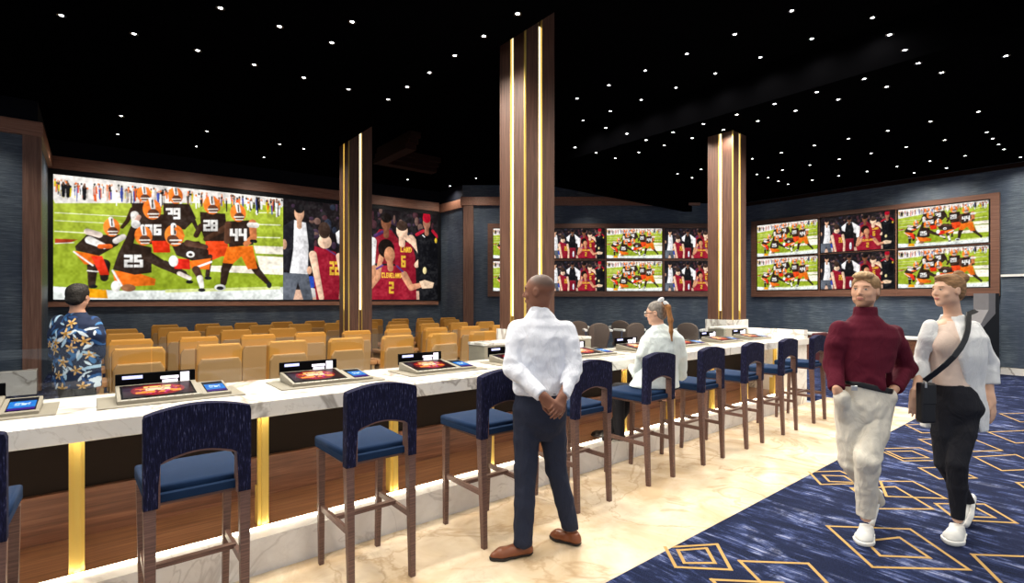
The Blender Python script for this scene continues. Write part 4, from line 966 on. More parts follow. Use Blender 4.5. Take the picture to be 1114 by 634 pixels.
# ---------------------------------------------------------------- man in white shirt, hands clasped behind him
def man_white():
    base = np.array([.19, 3.42, 0.0]); T = person('person in white shirt and navy trousers standing with hands clasped behind back', base)
    D = 3.42
    hd = Head(P(586, 318, D), (-1, .38), 0, -.02, 1.04)
    shl, shr = P(563, 358, D+.0), P(616, 359, D+.02); ell_, elr = P(558, 400, D-.10), P(624, 402, D-.06); wl, wr = P(590, 430, D-.27), P(612, 431, D-.24)
    hipl, hipr = P(574, 446, D), P(599, 446, D+.03); knl, knr = P(572, 508, D-.04), P(605.5, 510, D+.05); anl, anr = P(569, 587, D-.12), P(622, 578, D+.05)
    nb_ = P(587, 341, D-.0)
    st = [(.185, D, .84, .155, .115), (.185, D, 1.0, .145, .105), (.18, D, 1.12, .148, .105), (.185, D, 1.28, .168, .115), (.19, D, 1.42, .178, .110), (.19, D, 1.49, .15, .085), (.185, D, 1.545, .075, .06)]
    G = grid_for([hd.c, anl, anr, wl, wr, elr, ell_], .22, .0055); hd.skin(G)
    G.cap(hd.w((0,-.02,-.05)), nb_, .056, .060, .03); G.loft(st, .03)
    limb(G, [shl, ell_, wl], [.052, .040, .027]); limb(G, [shr, elr, wr], [.052, .040, .027])
    limb(G, [hipl, knl, anl], [.078, .052, .036], .03); limb(G, [hipr, knr, anr], [.078, .052, .036], .03)
    hand(G, wl, P(603, 444, D-.30)-wl, (.15, .9, .25), -1, .32, .98); hand(G, wr, P(604, 449, D-.33)-wr, (-.3, .9, 0), 1, .42, .98)
    finish(G, 'body', base, 'skin', T, smooth=2, colf=hd.features('#7d5240', '#6a3a34', '#2a1c18', cap='#4e3a33'))
    # shirt
    G = grid_for([nb_, wl, wr, elr, ell_, [0, D, .98]], .2, .0055)
    st = [(.195, D, 1.03, .176, .128), (.19, D, 1.06, .182, .134), (.185, D, 1.14, .172, .128), (.185, D, 1.27, .190, .136), (.19, D, 1.40, .208, .132), (.19, D, 1.475, .178, .104), (.187, D, 1.53, .105, .078), (.183, D-.0, 1.585, .064, .066), (.183, D, 1.60, .062, .064)]
    G.loft(st, .02, .06); G.cap(shl, P(561, 372, D-.04), .062, .062, .04); limb(G, [P(561, 372, D-.04), ell_, wl], [.062, .056, .041], .015); G.cap(shr, P(620, 374, D-.02), .062, .062, .04); limb(G, [P(620, 374, D-.02), elr, wr], [.062, .056, .041], .015)
    for e, w in ((ell_, wl), (elr, wr)): d = (w-e)/np.linalg.norm(w-e); G.cut(w-d*.004, d, w-.10, w+.13)
    G.cut([0, 0, 1.04], (0,0,-1), [-.2, D-.19, .8], [.40, D+.3, 1.1]) if False else None
    o = finish(G, 'shirt', base, 'white_shirt', T, smooth=2, disp=folds(.012, (7, 7, 7), [ell_, elr, (.19, D-.1, 1.08), (.1, D-.1, 1.1)]))
    G = grid_for([P(587, 336, D)], .16, .005); G.loft([(.183, D, 1.565, .068, .068), (.180, D, 1.61, .060, .062)], .004); G.loft([(.183, D, 1.60, .052, .054), (.18, D, 1.615, .052, .054)], .001); finish(G, 'collar', base, 'white_shirt', o, smooth=1)
    # trousers
    G = grid_for([hipl, hipr, anl, anr, [.19, D, 1.08]], .2, .006)
    G.loft([(.19, D, .72, .10, .07), (.19, D, .80, .150, .110), (.19, D, .86, .170, .130), (.19, D, .93, .178, .135), (.19, D, 1.0, .168, .125), (.19, D, 1.075, .160, .118)], .03)
    limb(G, [hipl, (hipl+knl)/2, knl, (knl+anl)/2, anl+V3([0,0,-.015])], [.098, .086, .070, .066, .058], .012); limb(G, [hipr, (hipr+knr)/2, knr, (knr+anr)/2, anr+V3([0,0,-.02])], [.098, .086, .068, .062, .054], .012)
    G.cut([0,0,.075], (0,0,-1), [-.3, 3.0, 0], [.30, 3.8, .2]); G.cut([0,0,.10], (0,0,-1), [.30, 3.0, 0], [.9, 3.9, .2])
    o = finish(G, 'trousers', base, 'navy_trousers', T, smooth=2, disp=folds(.009, (9, 9, 5), [knl, knr, anl, anr], 3))
    G = grid_for([[.19, D, 1.06]], .25, .006); G.loft([(.19, D, 1.035, .172, .13), (.19, D, 1.07, .168, .126)], .003); finish(G, 'belt', base, 'black_leather', T, smooth=1)
    s1 = shoe(T, base, (P(580, 600, 3.32)*[1,1,0]), (P(532, 600, 3.24)*[1,1,0]), P(570, 588, D-.12), 'brown_leather', 'dark_sole', wid=.046)
    s2 = shoe(T, base, (P(632, 590, 3.42)*[1,1,0]), (P(598, 590, 3.56)*[1,1,0]), P(623, 580, D+.05), 'brown_leather', 'dark_sole', wid=.046)
man_white()
# ---------------------------------------------------------------- a walking figure seen from the front
def hair_cap(G, hd, grow=.008, back=0, cutz=None, front=.045):
    hd.e(G, (0,-.018,.042), (.076+grow, .094+grow, .080+grow), .01); hd.e(G, (0,-.045,-.012), (.068+grow*.6, .060+grow, .07), .02)
    hd.e(G, (0,.100,-.022), (.080,.078,.100), .008, '-'); hd.e(G, (0,.05,-.085), (.11,.085,.06), .008, '-')
def man_maroon():
    D = 3.58; base = np.array([2.42, 3.6, 0.0]); T = person('person with blond hair in maroon turtleneck and cream trousers walking', base)
    hd = Head(P(941, 316.5, D-.02), (-.80, -.62), .04, .03, 1.0)
    cx = lambda px, d=D: (px-CX)/F_*d
    shl, shr = P(913, 357, D), P(972, 362, D+.02); ell_, elr = P(906, 397, D+.03), P(986, 401, D+.06); wl, wr = P(911, 425, D-.08), P(972, 424, D-.05)
    hipl, hipr = P(925, 446, D), P(954, 442, D); knr = P(943, 500, D-.12); anr = P(942, 562, D-.02); knl = P(926, 502, D+.02); anl = P(954, 545, D+.26)
    nb_ = P(940, 345, D)
    st = [(cx(940), D, .86, .13, .09), (cx(941), D, 1.04, .12, .085), (cx(942), D, 1.25, .14, .095), (cx(942), D, 1.40, .15, .085), (cx(941), D, 1.46, .11, .06), (cx(940), D, 1.50, .06, .05)]
    G = grid_for([hd.c, anl, anr, wl, wr, elr, ell_, [2.4, D, 0.03]], .2, .0055); hd.skin(G); G.cap(hd.w((0,-.02,-.05)), nb_+V3([0,.01,-.01]), .052, .048, .02); G.loft(st, .03)
    limb(G, [shl, ell_, wl], [.044, .036, .028]); limb(G, [shr, elr, wr], [.044, .036, .028]); limb(G, [hipl, knl, anl], [.076, .05, .036], .03); limb(G, [hipr, knr, anr], [.076, .05, .036], .03)
    hand(G, wl, (.55, .35, -1), (.3, 1, 0), 1, .12, .85); hand(G, wr, (-.62, .2, -.8), (-.3, 1, 0), -1, .12, .85)
    finish(G, 'body', base, 'skin', T, smooth=2, colf=hd.features('#d9a88c', '#b8746a', '#8a6444', '#3a4a50', beard=('#7a5236', .5)))
    G = grid_for([hd.c], .2, .005); hair_cap(G, hd, .006); hd.e(G, (0,.035,.112), (.056,.055,.022), .02); hd.e(G, (.02,.075,.100), (.036,.024,.018), .012); hd.e(G, (-.03,.06,.105), (.03,.03,.018), .012)
    rc = np.array(lin('#8f6f4c')); 
    def hc(co): 
        q = (co-hd.c) @ hd.R.T; n = np.array([noise.noise(Vector((p[0]*90, p[1]*20, p[2]*50))) for p in q]); t_ = np.clip((q[:, 2]-.05)*14, 0, 1)*.8; c = rc*(1-t_[:, None])+np.array(lin('#cfb088'))*t_[:, None]; return c*(1+.35*n)[:, None]
    finish(G, 'hair', base, 'hair', T, smooth=1, colf=hc, disp=folds(.004, (70, 25, 40)))
    # sweater
    G = grid_for([nb_, wl, wr, elr, ell_, [2.4, D, 1.0]], .2, .0055)
    st = [(cx(941), D, 1.03, .150, .112), (cx(941), D, 1.06, .158, .120), (cx(941), D, 1.15, .155, .118), (cx(942), D, 1.28, .178, .125), (cx(942), D, 1.39, .200, .122), (cx(942), D, 1.45, .182, .102), (cx(941), D, 1.50, .112, .09), (cx(940.5), D-.005, 1.545, .071, .071), (cx(940.5), D-.01, 1.60, .064, .066)]
    G.loft(st, .02, -.22); G.cap(shl, P(909, 372, D), .054, .057, .05); G.cap(shr, P(977, 376, D+.01), .054, .057, .05)
    limb(G, [P(909, 372, D), ell_, wl], [.060, .058, .047], .015); limb(G, [P(977, 376, D+.01), elr, wr], [.060, .060, .047], .015)
    for e, w in ((ell_, wl), (elr, wr)): d = (w-e)/np.linalg.norm(w-e); G.cut(w-d*.015, d, w-.10, w+.12)
    # slanting hem
    G.cut(P(916, 425.5, D), np.array([-.22, 0, -1]), [cx(912), D-.3, .85], [cx(972), D+.3, 1.12])
    finish(G, 'sweater', base, 'maroon_knit', T, smooth=2, disp=folds(.010, (7, 7, 7), [ell_, elr, (cx(941), D-.1, 1.1)], 5))
    G = grid_for([hipl, hipr, anl, anr, [cx(940), D, 1.06]], .2, .006)
    G.loft([(cx(940), D, .73, .09, .07), (cx(941), D, .80, .135, .10), (cx(941), D, .86, .158, .120), (cx(941), D, .93, .166, .125), (cx(942), D, 1.0, .158, .118), (cx(942), D, 1.13, .150, .112)], .03); G.cut(P(942, 417.5, D), (.22,0,1.), [0, D-.3, .98], [cx(985), D+.3, 1.2])
    limb(G, [hipl, (hipl+knl)/2, knl, (knl+anl)/2, anl], [.096, .088, .070, .060, .052], .012); limb(G, [hipr, (hipr+knr)/2, knr, (knr+anr)/2, anr+V3([0,0,.0])], [.100, .092, .074, .064, .056], .012)
    G.cap(wl+V3([.03,.0,-.045]), wl+V3([.075,.05,-.17]), .050, .045, .03); G.cap(wr+V3([-.035,0,-.045]), wr+V3([-.10,.03,-.15]), .050, .045, .03)
    d = (anl-knl)/np.linalg.norm(anl-knl); G.cut(anl, d, anl-.12, anl+.12); G.cut(anr+V3([0,0,.01]), (0,0,-1), anr-.12, anr+.12)
    o = finish(G, 'trousers', base, 'cream_chinos', T, smooth=2, disp=folds(.011, (9, 9, 6), [knl, knr, anr, (cx(938), D-.1, .86)], 8))
    G = grid_for([[cx(942), D, 1.03]], .24, .005); st = (cx(942), D, .118)
    G.loft([(cx(942), D, 1.0, .168, .128), (cx(942), D, 1.09, .166, .126)], .003); nn = np.array([.22, 0, 1.]); G.cut(P(942, 416.5, D), nn); G.cut(P(942, 422.5, D), -nn)
    bt = finish(G, 'belt', base, 'black_leather', T, smooth=1)
    bc = P(929, 422, D-.128)-base; b = nb(); box(b, bc[0]-.022, bc[0]+.022, bc[1]-.008, bc[1]+.002, bc[2]-.017, bc[2]+.017, .003, 1); obj('buckle', b, M['silver'], bt)
    t1 = P(938, 586, D-.16)*[1,1,0]; shoe(T, base, P(944, 574, D+.02)*[1,1,0], t1, anr, 'white_mesh', 'white_sole', wid=.056, chunky=1.6, th=.03)
    toe = P(951, 570, 3.72)*[1,1,0]+V3([0,0,.0]); heel = P(961, 535, 3.86); shoe(T, base, heel, toe, anl, 'white_mesh', 'white_sole', up=(.1, .75, .7), wid=.055, chunky=1.6, th=.03)
man_maroon()
def woman_white():
    D = 3.6; base = np.array([3.10, 3.6, 0.0]); T = person('person in open white blazer, blush top and black jeans, shoulder bag across body', base)
    cx = lambda px, d=D: (px-CX)/F_*d
    hd = Head(P(1031, 316.5, D-.02), (-1, -.06), .0, .0, .96, True)
    shl, shr = P(1012, 354, D), P(1060, 355, D+.02); ell_, elr = P(1004, 392, D+.05), P(1073, 394, D+.05); wl, wr = P(995, 430, D-.08), P(1078, 436, D-.02)
    hipl, hipr = P(1029, 440, D), P(1051, 438, D); knl = P(1027, 503, D+.0); anl = P(1056, 550, D+.24); knr = P(1041, 504, D-.10); anr = P(1042, 564, D-.03); nb_ = P(1037, 345, D)
    st = [(cx(1041), D, .85, .13, .09), (cx(1041), D, .95, .13, .09), (cx(1038), D, 1.10, .105, .075), (cx(1036), D, 1.28, .125, .085), (cx(1036), D, 1.40, .14, .08), (cx(1037), D, 1.47, .12, .07), (cx(1037), D, 1.53, .055, .05)]
    G = grid_for([hd.c, anl, anr, wl, wr, elr, ell_, [3.1, D, .03]], .2, .0055); hd.skin(G); G.cap(hd.w((0,-.02,-.05)), nb_, .046, .050, .03); G.loft(st, .03)
    limb(G, [shl+V3([.015,0,-.025]), ell_, wl], [.030, .031, .023]); limb(G, [shr+V3([-.015,0,-.025]), elr, wr], [.030, .031, .023]); limb(G, [hipl, knl, anl], [.074, .046, .032], .03); limb(G, [hipr, knr, anr], [.074, .046, .032], .03)
    hand(G, wl, (-.05, -.1, -1), (.4, .9, 0), 1, .25, .92); hand(G, wr, (.12, -.1, -1), (-.5, .9, 0), -1, .25, .92)
    finish(G, 'body', base, 'skin', T, smooth=2, colf=hd.features('#e3b79c', '#c27a72', '#8a6a50', '#4a3a30'))
    G = grid_for([hd.c], .22, .005); hair_cap(G, hd, .004); hd.e(G, (-.01,-.095,.092), (.044,.044,.040), .005); hd.e(G, (.0,-.082,.130), (.030,.028,.020), .005); hd.e(G, (0,-.128,.085), (.024,.020,.024), .005); hd.e(G, (0,.04,.098), (.052,.045,.02), .02)
    def hc(co):
        q = (co-hd.c) @ hd.R.T; n = np.array([noise.noise(Vector((p[0]*40, p[1]*25, p[2]*90))) for p in q]); return np.array(lin('#8f6d4c'))*(1+.6*n)[:, None]
    finish(G, 'hair', base, 'hair', T, smooth=1, colf=hc, disp=folds(.0035, (40, 25, 80)))
    # blush top
    G = grid_for([[cx(1037), D, 1.0], [cx(1037), D, 1.5]], .25, .0055)
    G.loft([(cx(1036.5), D-.005, 1.055, .128, .108), (cx(1037), D-.005, 1.12, .134, .108), (cx(1036), D-.005, 1.27, .150, .120), (cx(1036), D, 1.38, .158, .110), (cx(1036), D, 1.44, .145, .094), (cx(1037), D, 1.50, .085, .066)], .02)
    G.ell(P(1029, 374, D-.07), (.07, .05, .07), .06); G.ell(P(1046, 374, D-.07), (.07, .05, .07), .06)
    finish(G, 'blouse', base, 'blush_top', T, smooth=2, disp=folds(.003, (8, 8, 6)))
    # blazer: shell open at the front
    G = grid_for([shl, shr, wl, wr, [cx(1040), D, .80]], .2, .0055)
    G.loft([(cx(1043), D+.04, .74, .205, .135), (cx(1042), D+.03, .88, .205, .14), (cx(1039), D+.02, 1.05, .185, .130), (cx(1038), D-.0, 1.27, .178, .152), (cx(1037), D-.01, 1.39, .178, .138), (cx(1037), D, 1.455, .150, .106), (cx(1037), D, 1.51, .078, .068), (cx(1038), D+.01, 1.545, .062, .066)], .02)
    G.cap(shl+V3([.005,0,-.005]), P(1009, 368, D), .046, .050, .04); G.cap(shr+V3([-.01,0,-.005]), P(1065, 370, D), .044, .050, .04)
    q1, q2 = P(999, 414, D-.0), P(1077, 419, D+.02); limb(G, [P(1009, 368, D), ell_, q1], [.048, .050, .049], .012); limb(G, [P(1065, 370, D), elr, q2], [.054, .056, .054], .012)
    for e, w in ((ell_, q1), (elr, q2)): d = (w-e)/np.linalg.norm(w-e); G.cut(w-d*.01, d, w-.09, w+.09)
    # opening wedge (front half only): narrow at the throat, wide at the hem
    def opening(G):
        X, Y, Z = np.meshgrid(*[a.astype(np.float32) for a in G.ax], indexing='ij')
        zs = [.5, 1.05, 1.25, 1.40, 1.50, 1.60]; L = [1019, 1022, 1023, 1025, 1029, 1033]; R_ = [1082, 1051.5, 1040, 1041, 1044, 1040]
        xl = np.interp(Z, zs, [cx(a, D-.10) for a in L]); xr = np.interp(Z, zs, [cx(a, D-.10) for a in R_]); d = np.maximum(np.maximum(xl-X, X-xr), Y-(D+.03)); G.F = np.maximum(G.F, -d)
        # leave only a thin coat in the lower skirt
    opening(G)
    # cut the skirt's left panel to a hanging strip and the right panel slanting outward
    finish(G, 'blazer', base, 'white_linen', T, smooth=2, disp=folds(.010, (8, 8, 4), [ell_, elr], 11))
    # jeans
    G = grid_for([hipl, hipr, anl, anr, [cx(1040), D, 1.08]], .2, .006)
    G.loft([(cx(1041), D-.01, .74, .09, .07), (cx(1041), D-.01, .82, .135, .10), (cx(1041), D-.015, .90, .143, .122), (cx(1038), D-.01, 1.0, .126, .114), (cx(1035.5), D-.01, 1.075, .110, .100)], .03)
    limb(G, [hipl, (hipl+knl)/2, knl, (knl*.6+anl*.4), anl], [.090, .078, .056, .054, .036], .012); limb(G, [hipr, (hipr+knr)/2, knr, (knr*.6+anr*.4), anr], [.086, .080, .058, .056, .037], .012)
    d = (anl-knl)/np.linalg.norm(anl-knl); G.cut(anl, d, anl-.1, anl+.1); G.cut(anr, (0,0,-1), anr-.1, anr+.1)
    finish(G, 'jeans', base, 'black_denim', T, smooth=2, disp=folds(.003, (10, 10, 9), [knl, knr], 21))
    # strap and bag
    A_, B_ = P(1054, 341, D-.04), P(1006, 414, D-.15); pts = [P(1062, 338, D+.10)]+[A_]
    for i in range(1, 8): s = i/8; q = A_*(1-s)+B_*s; q = q+V3([0, -.105*math.sin(PI*s), 0]); pts.append(q)
    pts.append(B_); up = V3([.85, 0, -.52]); up /= np.linalg.norm(up)
    bg = thing('shoulder_bag', 'black shoulder bag hanging at the hip of the woman in white blazer', 'bag', T.location, YAW)
    obj('strap', strip_mesh([tuple(p-base) for p in pts], [tuple(up*.019)]*len(pts), .003), M['black_leather'], bg)
    c = P(1007, 437, D-.16)-base; b = nb(); box(b, c[0]-.048, c[0]+.048, c[1]-.03, c[1]+.03, c[2]-.14, c[2]+.13, .016, 3); obj('pouch', b, M['black_leather'], bg)
    b = nb(); box(b, c[0]-.044, c[0]+.044, c[1]-.036, c[1]-.029, c[2]-.01, c[2]+.12, .003, 1); obj('flap', b, M['black_leather'], bg)
    b = nb(); box(b, c[0]-.036, c[0]-.022, c[1]-.042, c[1]-.034, c[2]+.10, c[2]+.135, .002, 1); obj('clasp', b, M['silver'], bg)
    shoe(T, base, P(1043, 577, D-.0)*[1,1,0], P(1034, 587, D-.17)*[1,1,0], anr, 'white_mesh', 'white_sole', wid=.057, chunky=1.8, th=.032)
    shoe(T, base, P(1061, 541, 3.86), P(1053, 573, 3.70)*[1,1,0], anl, 'white_mesh', 'white_sole', up=(.1, .75, .7), wid=.055, chunky=1.8, th=.032)
woman_white()
def woman_seated():
    D = 4.93; base = np.array([1.41, 4.93, .81]); T = person('person with long ponytail and glasses in pale blouse seated on a bar stool', base)
    cx = lambda px, d=D: (px-CX)/F_*d
    hd = Head(P(713.5, 340.5, D), (-1, .45), 0, -.12, .93, True)
    shl, shr = P(703, 373, D-.0), P(738, 373, D-.02); ell_, elr = P(694, 407, D+.08), P(741, 408, D+.1); wl, wr = P(687, 400, D+.36), P(722, 402, D+.40)
    hl, hr = P(712, 428, D+.0), P(726, 428, D); kl, kr = P(672, 424, D+.25), P(690, 424, D+.36); al, ar = P(674, 474, D+.20), P(660, 478, D+.30); nb_ = P(716, 364, D)
    st = [(cx(719), D, .84, .165, .12), (cx(719), D, 1.0, .13, .095), (cx(719), D, 1.2, .145, .10), (cx(720), D, 1.3, .15, .09), (cx(719), D, 1.36, .10, .07), (cx(717), D, 1.41, .05, .05)]
    G = grid_for([hd.c, al, ar, wl, wr, elr, kl], .2, .006); hd.skin(G); G.cap(hd.w((0,-.02,-.05)), nb_, .044, .050, .03); G.loft(st, .03)
    limb(G, [shl, ell_, wl], [.042, .033, .023]); limb(G, [shr, elr, wr], [.042, .033, .023]); limb(G, [hl, kl, al], [.075, .05, .032], .03); limb(G, [hr, kr, ar], [.075, .05, .032], .03)
    hand(G, wl, (-.2, 1, -.1), (0,0,-1), 1, .25, .9); hand(G, wr, (-.2, 1, -.1), (0,0,-1), -1, .25, .9)
    finish(G, 'body', base, 'skin', T, smooth=2, colf=hd.features('#dcae94', '#b8746a', '#6a5040'))
    G = grid_for([hd.c], .24, .005); hair_cap(G, hd, .006)
    def hc(co):
        q = (co-hd.c) @ hd.R.T; n = np.array([noise.noise(Vector((p[0]*60, p[1]*60, p[2]*40))) for p in q]); t_ = np.clip((q[:,1]+.06)*-18, 0, 1)[:, None]; return (np.array(lin('#76706a'))*(1-t_)+np.array(lin('#a8784a'))*t_)*(1+.7*n)[:, None]
    o = finish(G, 'hair', base, 'hair', T, smooth=1, colf=hc)
    G = grid_for([hd.c, P(731, 371, D-.1)], .14, .005); limb(G, [P(721, 328, D-.10), P(727, 334, D-.12), P(729.5, 348, D-.13), P(730, 360, D-.13), P(731, 371, D-.13)], [.015, .021, .021, .016, .006], .02)
    finish(G, 'ponytail', base, 'hair', o, smooth=1, disp=folds(.003, (120, 120, 6)), colf=lambda co: np.array(lin('#94663c'))*(1+.5*np.array([noise.noise(Vector((p[0]*150, p[1]*150, p[2]*9))) for p in co]))[:, None])
    G = grid_for([P(722, 328, D-.12)], .08, .004); G.ell(P(719, 326, D-.12), (.034, .012, .021), .004, axes((0,1), .5)); G.ell(P(724.5, 330, D-.12), (.034, .012, .021), .004, axes((0,1), -.7)); finish(G, 'bow', base, 'white_linen', o, smooth=1)
    b = nb()
    for x in (-.031, .031): bmesh.ops.create_cone(b, cap_ends=True, segments=20, radius1=.023, radius2=.023, depth=.003, matrix=Matrix.Translation(Vector(tuple(hd.w((x,.108,.006))-base))) @ Matrix.Rotation(PI/2, 4, Vector(tuple(hd.R[0]))))
    gl = obj('glasses', b, M['silver'], T)
    for x in (-1, 1):
        b = nb(); bar(b, tuple(hd.w((x*.055,.105,.010))-base), tuple(hd.w((x*.082,-.01,.010))-base), .004, .006); obj('temple', b, M['black_plastic'], gl)
    # blouse
    G = grid_for([nb_, wl, wr, ell_, elr, [cx(710), D, .8]], .2, .0055)
    G.loft([(cx(712), D+.01, .815, .235, .16), (cx(714), D+.01, .90, .205, .155), (cx(718), D, 1.0, .17, .13), (cx(720), D, 1.18, .175, .13), (cx(721), D, 1.29, .182, .118), (cx(720), D, 1.345, .150, .092), (cx(718), D, 1.385, .085, .07), (cx(717), D, 1.42, .055, .056)], .02)
    G.cap(shl, P(699, 386, D), .055, .056, .04); G.cap(shr, P(741, 386, D), .055, .056, .04); limb(G, [P(699, 386, D), ell_, wl], [.056, .052, .036], .012); limb(G, [P(741, 386, D), elr, wr], [.056, .052, .036], .012)
    finish(G, 'blouse', base, 'white_blouse', T, smooth=2, disp=folds(.011, (8, 8, 6), [ell_, elr], 31))
    G = grid_for([hl, hr, kl, kr, al, ar], .16, .006); G.ell(P(719, 424, D), (.17, .14, .08), .03); limb(G, [hl, kl, al], [.088, .072, .050], .02); limb(G, [hr, kr, ar], [.088, .072, .050], .02)
    G.cut([0,0,.80], (0,0,-1), [cx(700), D-.25, .3], [cx(760), D+.06, .9]); finish(G, 'trousers', base, 'black_denim', T, smooth=2, disp=folds(.004, (9,9,6), [kl, kr], 5))
    for a, tx in ((al, (-.6, .75)), (ar, (-.75, .62))):
        h_ = V3([a[0]+.04, a[1]-.04, .235]); h_[2] = .235; shoe(T, base, h_, h_+V3([tx[0]*.24, tx[1]*.24, 0]), a, 'black_leather', 'dark_sole', wid=.036)
woman_seated()
def man_floral():
    D = 5.0; base = np.array([-4.24, 5.0, 0.0]); T = person('person with dark hair and beard in blue floral shirt facing the video wall', base)
    cx = lambda px, d=D: (px-CX)/F_*d
    hd = Head(P(85.5, 323, D), (-.12, 1), 0, 0, 1.0)
    shl, shr = P(65, 350, D), P(101, 351, D+.02); ell_, elr = P(62, 384, D), P(106, 385, D+.02); wl, wr = P(66, 412, D+.15), P(104, 412, D+.18)
    hl, hr = P(76, 418, D), P(92, 418, D); kl, kr = P(76, 458, D), P(94, 458, D+.03); al, ar = P(76, 501, D), P(95, 499, D+.04); nb_ = P(84, 343, D)
    st = [(cx(84), D, .82, .16, .11), (cx(84), D, 1.0, .15, .105), (cx(84), D, 1.3, .17, .11), (cx(84), D, 1.42, .16, .09), (cx(84), D, 1.49, .08, .06), (cx(84.5), D, 1.53, .06, .055)]
    G = grid_for([hd.c, al, ar, wl, wr, elr], .2, .007); hd.skin(G); G.cap(hd.w((0,-.02,-.05)), nb_, .056, .058, .03); G.loft(st, .03)
    limb(G, [shl, ell_, wl], [.05, .038, .027]); limb(G, [shr, elr, wr], [.05, .038, .027]); limb(G, [hl, kl, al], [.076, .05, .036], .03); limb(G, [hr, kr, ar], [.076, .05, .036], .03)
    hand(G, wl, (0, .4, -1), (1, 0, 0), 1, .3); hand(G, wr, (0, .4, -1), (-1, 0, 0), -1, .3)
    finish(G, 'body', base, 'skin', T, smooth=2, colf=hd.features('#c9977c', '#9a5a50', '#2a1e18', beard=('#1e1715', 1.0)))
    G = grid_for([hd.c], .2, .005); hair_cap(G, hd, .009); hd.e(G, (0,.02,.10), (.062,.06,.028), .02); hd.e(G, (0,-.075,-.03), (.062,.035,.045), .02)
    finish(G, 'hair', base, 'hair', T, smooth=1, disp=folds(.004, (60,60,60)), colf=lambda co: np.array(lin('#26221f'))*(1+.6*np.array([noise.noise(Vector((p[0]*80, p[1]*80, p[2]*80))) for p in co]))[:, None])
    G = grid_for([hd.w((0,.07,-.1))], .09, .005); hd.e(G, (0,.058,-.098), (.042,.034,.034), .02); hd.e(G, (-.048,.02,-.055), (.012,.03,.04), .02); hd.e(G, (.048,.02,-.055), (.014,.03,.04), .02); finish(G, 'beard', base, 'hair', T, smooth=1, colf=lambda co: np.tile(np.array(lin('#1e1816')), (len(co), 1)))
    G = grid_for([nb_, ell_, elr, [cx(84), D, .80]], .22, .006)
    G.loft([(cx(84), D, .80, .205, .145), (cx(84), D, .95, .20, .14), (cx(84), D, 1.15, .20, .14), (cx(84), D, 1.33, .212, .138), (cx(84), D, 1.41, .195, .115), (cx(84), D, 1.475, .11, .085), (cx(84.5), D, 1.53, .066, .064)], .02)
    e1, e2 = (ell_*.8+shl*.2), (elr*.8+shr*.2); G.cap(shl, P(62, 364, D), .066, .07, .04); G.cap(shr, P(105, 365, D), .066, .07, .04); limb(G, [P(62, 364, D), ell_], [.070, .062], .012); limb(G, [P(105, 365, D), elr], [.070, .062], .012)
    fl = [((88, 351), 5.5, 0), ((85, 362), 6.2, .4), ((73.5, 372), 5.2, .2), ((72, 379), 6.0, .7), ((90, 377), 6.0, .1), ((101, 370), 5.8, .5), ((60.5, 374), 4.2, .3), ((82, 392), 6.2, .2), ((94, 369), 3.6, .8), ((104, 385), 4.5, .4), ((77, 406), 5, .2), ((95, 401), 5.4, .6), ((66, 398), 4.6, .1), ((82, 420), 6, .3), ((100, 418), 5, .2)]
    rnd = random.Random(2); lv = [((rnd.uniform(57, 111), rnd.uniform(340, 435)), rnd.uniform(3, 6.5), rnd.uniform(0, 6), rnd.choice(['#3f74a8', '#2d5a90', '#a8c8e0', '#d8e6f0', '#1f4478'])) for _ in range(120)]
    def pc(co):
        px = CX+co[:, 0]/D*F_; py = HY-(co[:, 2]-EYE)/D*F_; c = np.tile(np.array(lin('#122240')), (len(co), 1))
        # the print is laid out on the cloth in metres (px/py are simply the cloth's own grid)
        for (p, r, a, col) in lv:
            x = (px-p[0])*math.cos(a)+(py-p[1])*math.sin(a); y = -(px-p[0])*math.sin(a)+(py-p[1])*math.cos(a)
            m = (np.abs(y) < r*.28*(1-(x/r)**2)) & (np.abs(x) < r); c[m] = lin(col)
        for (p, r, a) in fl:
            x = px-p[0]; y = py-p[1]; th = np.arctan2(y, x)+a; rr = np.hypot(x, y); m = rr < r*(.55+.45*np.cos(5*th)); c[m] = lin('#e2b878'); m = rr < r*.28; c[m] = lin('#b88430')
        return c
    finish(G, 'shirt', base, 'print_cloth', T, smooth=1, colf=pc, disp=folds(.005, (8, 8, 6), [ell_, elr], 17))
    G = grid_for([hl, hr, al, ar], .2, .008); G.loft([(cx(84), D, .80, .165, .125), (cx(84), D, .92, .17, .125), (cx(84), D, 1.0, .15, .11)], .03); limb(G, [hl, kl, al], [.092, .07, .056], .015); limb(G, [hr, kr, ar], [.092, .07, .056], .015); G.cut([0,0,.07], (0,0,-1))
    finish(G, 'trousers', base, 'black_denim', T, smooth=2)
    for a in (al, ar): h_ = V3([a[0], a[1]-.06, 0]); shoe(T, base, h_, h_+V3([.08, .26, 0]), a, 'black_leather', 'dark_sole')
man_floral()
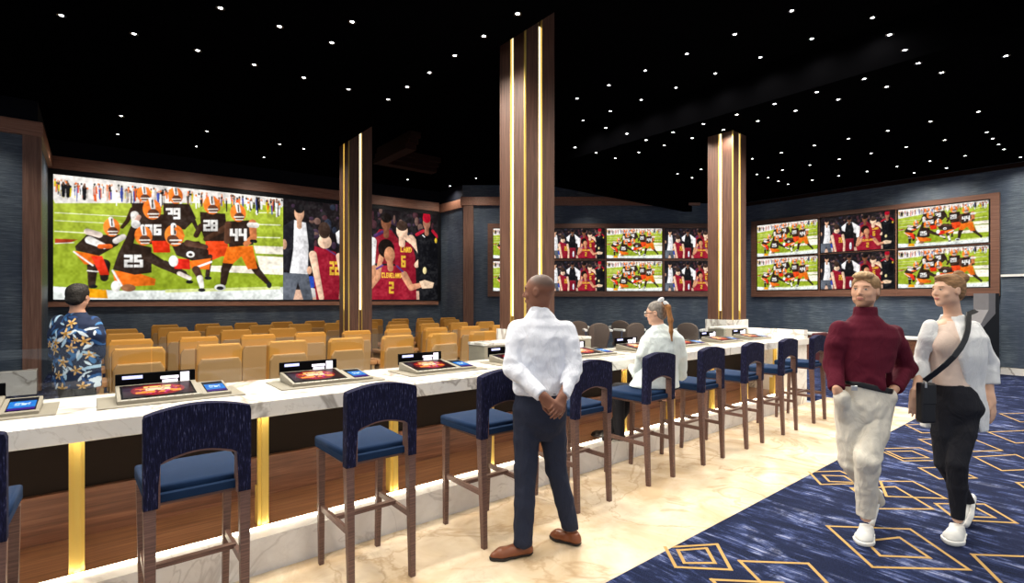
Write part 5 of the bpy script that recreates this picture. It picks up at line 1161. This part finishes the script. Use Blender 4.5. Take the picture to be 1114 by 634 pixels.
# ================================================================ light, camera, output look
sc = bpy.context.scene
def spot(p, e, size=150, r=.06, col=(1, .93, .82)):
    l = bpy.data.lights.new('ceiling_spot', 'SPOT'); l.energy = e; l.spot_size = math.radians(size); l.spot_blend = .8; l.shadow_soft_size = r; l.color = col
    o = bpy.data.objects.new('ceiling_spot', l); C.objects.link(o); o.location = (p[0], p[1], p[2]-.05); return o
for px, py, p in dl:
    spot(p, 55)
# rows of the same downlights continue overhead, behind the picture's upper edge
for u in (-2.5, -.6, 1.3, 3.2, 5.2, 7.2, 9.4, 12):
    for v in (-3, -.9, .9, 2.7):
        spot((u, v, ZN-.02), 76)
for u in (-1.2, .2, 1.6, 3.0):  # spots added above the bar to brighten its marble top
    for v in (3.7, 5.4): spot((u, v, ZN-.02), 150)
for u in (4.6, 6.2, 7.6): spot((u, 3.8, ZH-.02), 140, 70)  # narrower added spots aimed down at the counter
def wall_fill(p, q, e, size=80):               # added spot without a fixture, tilted towards a wall to brighten it
    o = spot(p, e, size, .05); o.rotation_euler = (Vector(q)-Vector(p)).to_track_quat('-Z', 'Y').to_euler()
for k in range(8):
    p = sw(.6+k*1.22, 1.3); q = sw(.6+k*1.22, 0); wall_fill((p[0], p[1], 5.15), (q[0], q[1], 2.2), 130)
for k in range(7):
    wall_fill((UR-1.2, 7.2-k*1.35, ZR-.05), (UR, 7.2-k*1.35, 1.6), 50)
for k in range(5):
    a = cw(525+k*58, YB-1.3); b_ = cw(525+k*58, YB); wall_fill((a[0], a[1], 4.6 if k > 2 else 5.1), (b_[0], b_[1], 1.8), 70)
for u in (-3.2, -1.6): wall_fill((u, PV-1.2, 5.1), (u, PV, 2.0), 90)
w = bpy.data.worlds.new('ambient_fill'); w.use_nodes = True; w.node_tree.nodes['Background'].inputs[0].default_value = (.85, .92, 1, 1); w.node_tree.nodes['Background'].inputs[1].default_value = .72; sc.world = w  # even background light added to fill the room and the figures
cam = bpy.data.cameras.new('camera'); cam.sensor_width = 36; cam.lens = 18.0; cam.shift_y = (HY-317)/1114; cam.clip_start = .05
co_ = bpy.data.objects.new('camera', cam); C.objects.link(co_); co_.location = (0, 0, EYE); co_.rotation_euler = (PI/2, 0, YAW); sc.camera = co_
sc.view_settings.view_transform = 'Standard'; sc.view_settings.look = 'None'; sc.view_settings.gamma = 1; sc.view_settings.use_curve_mapping = False; sc.view_settings.exposure = 0.0
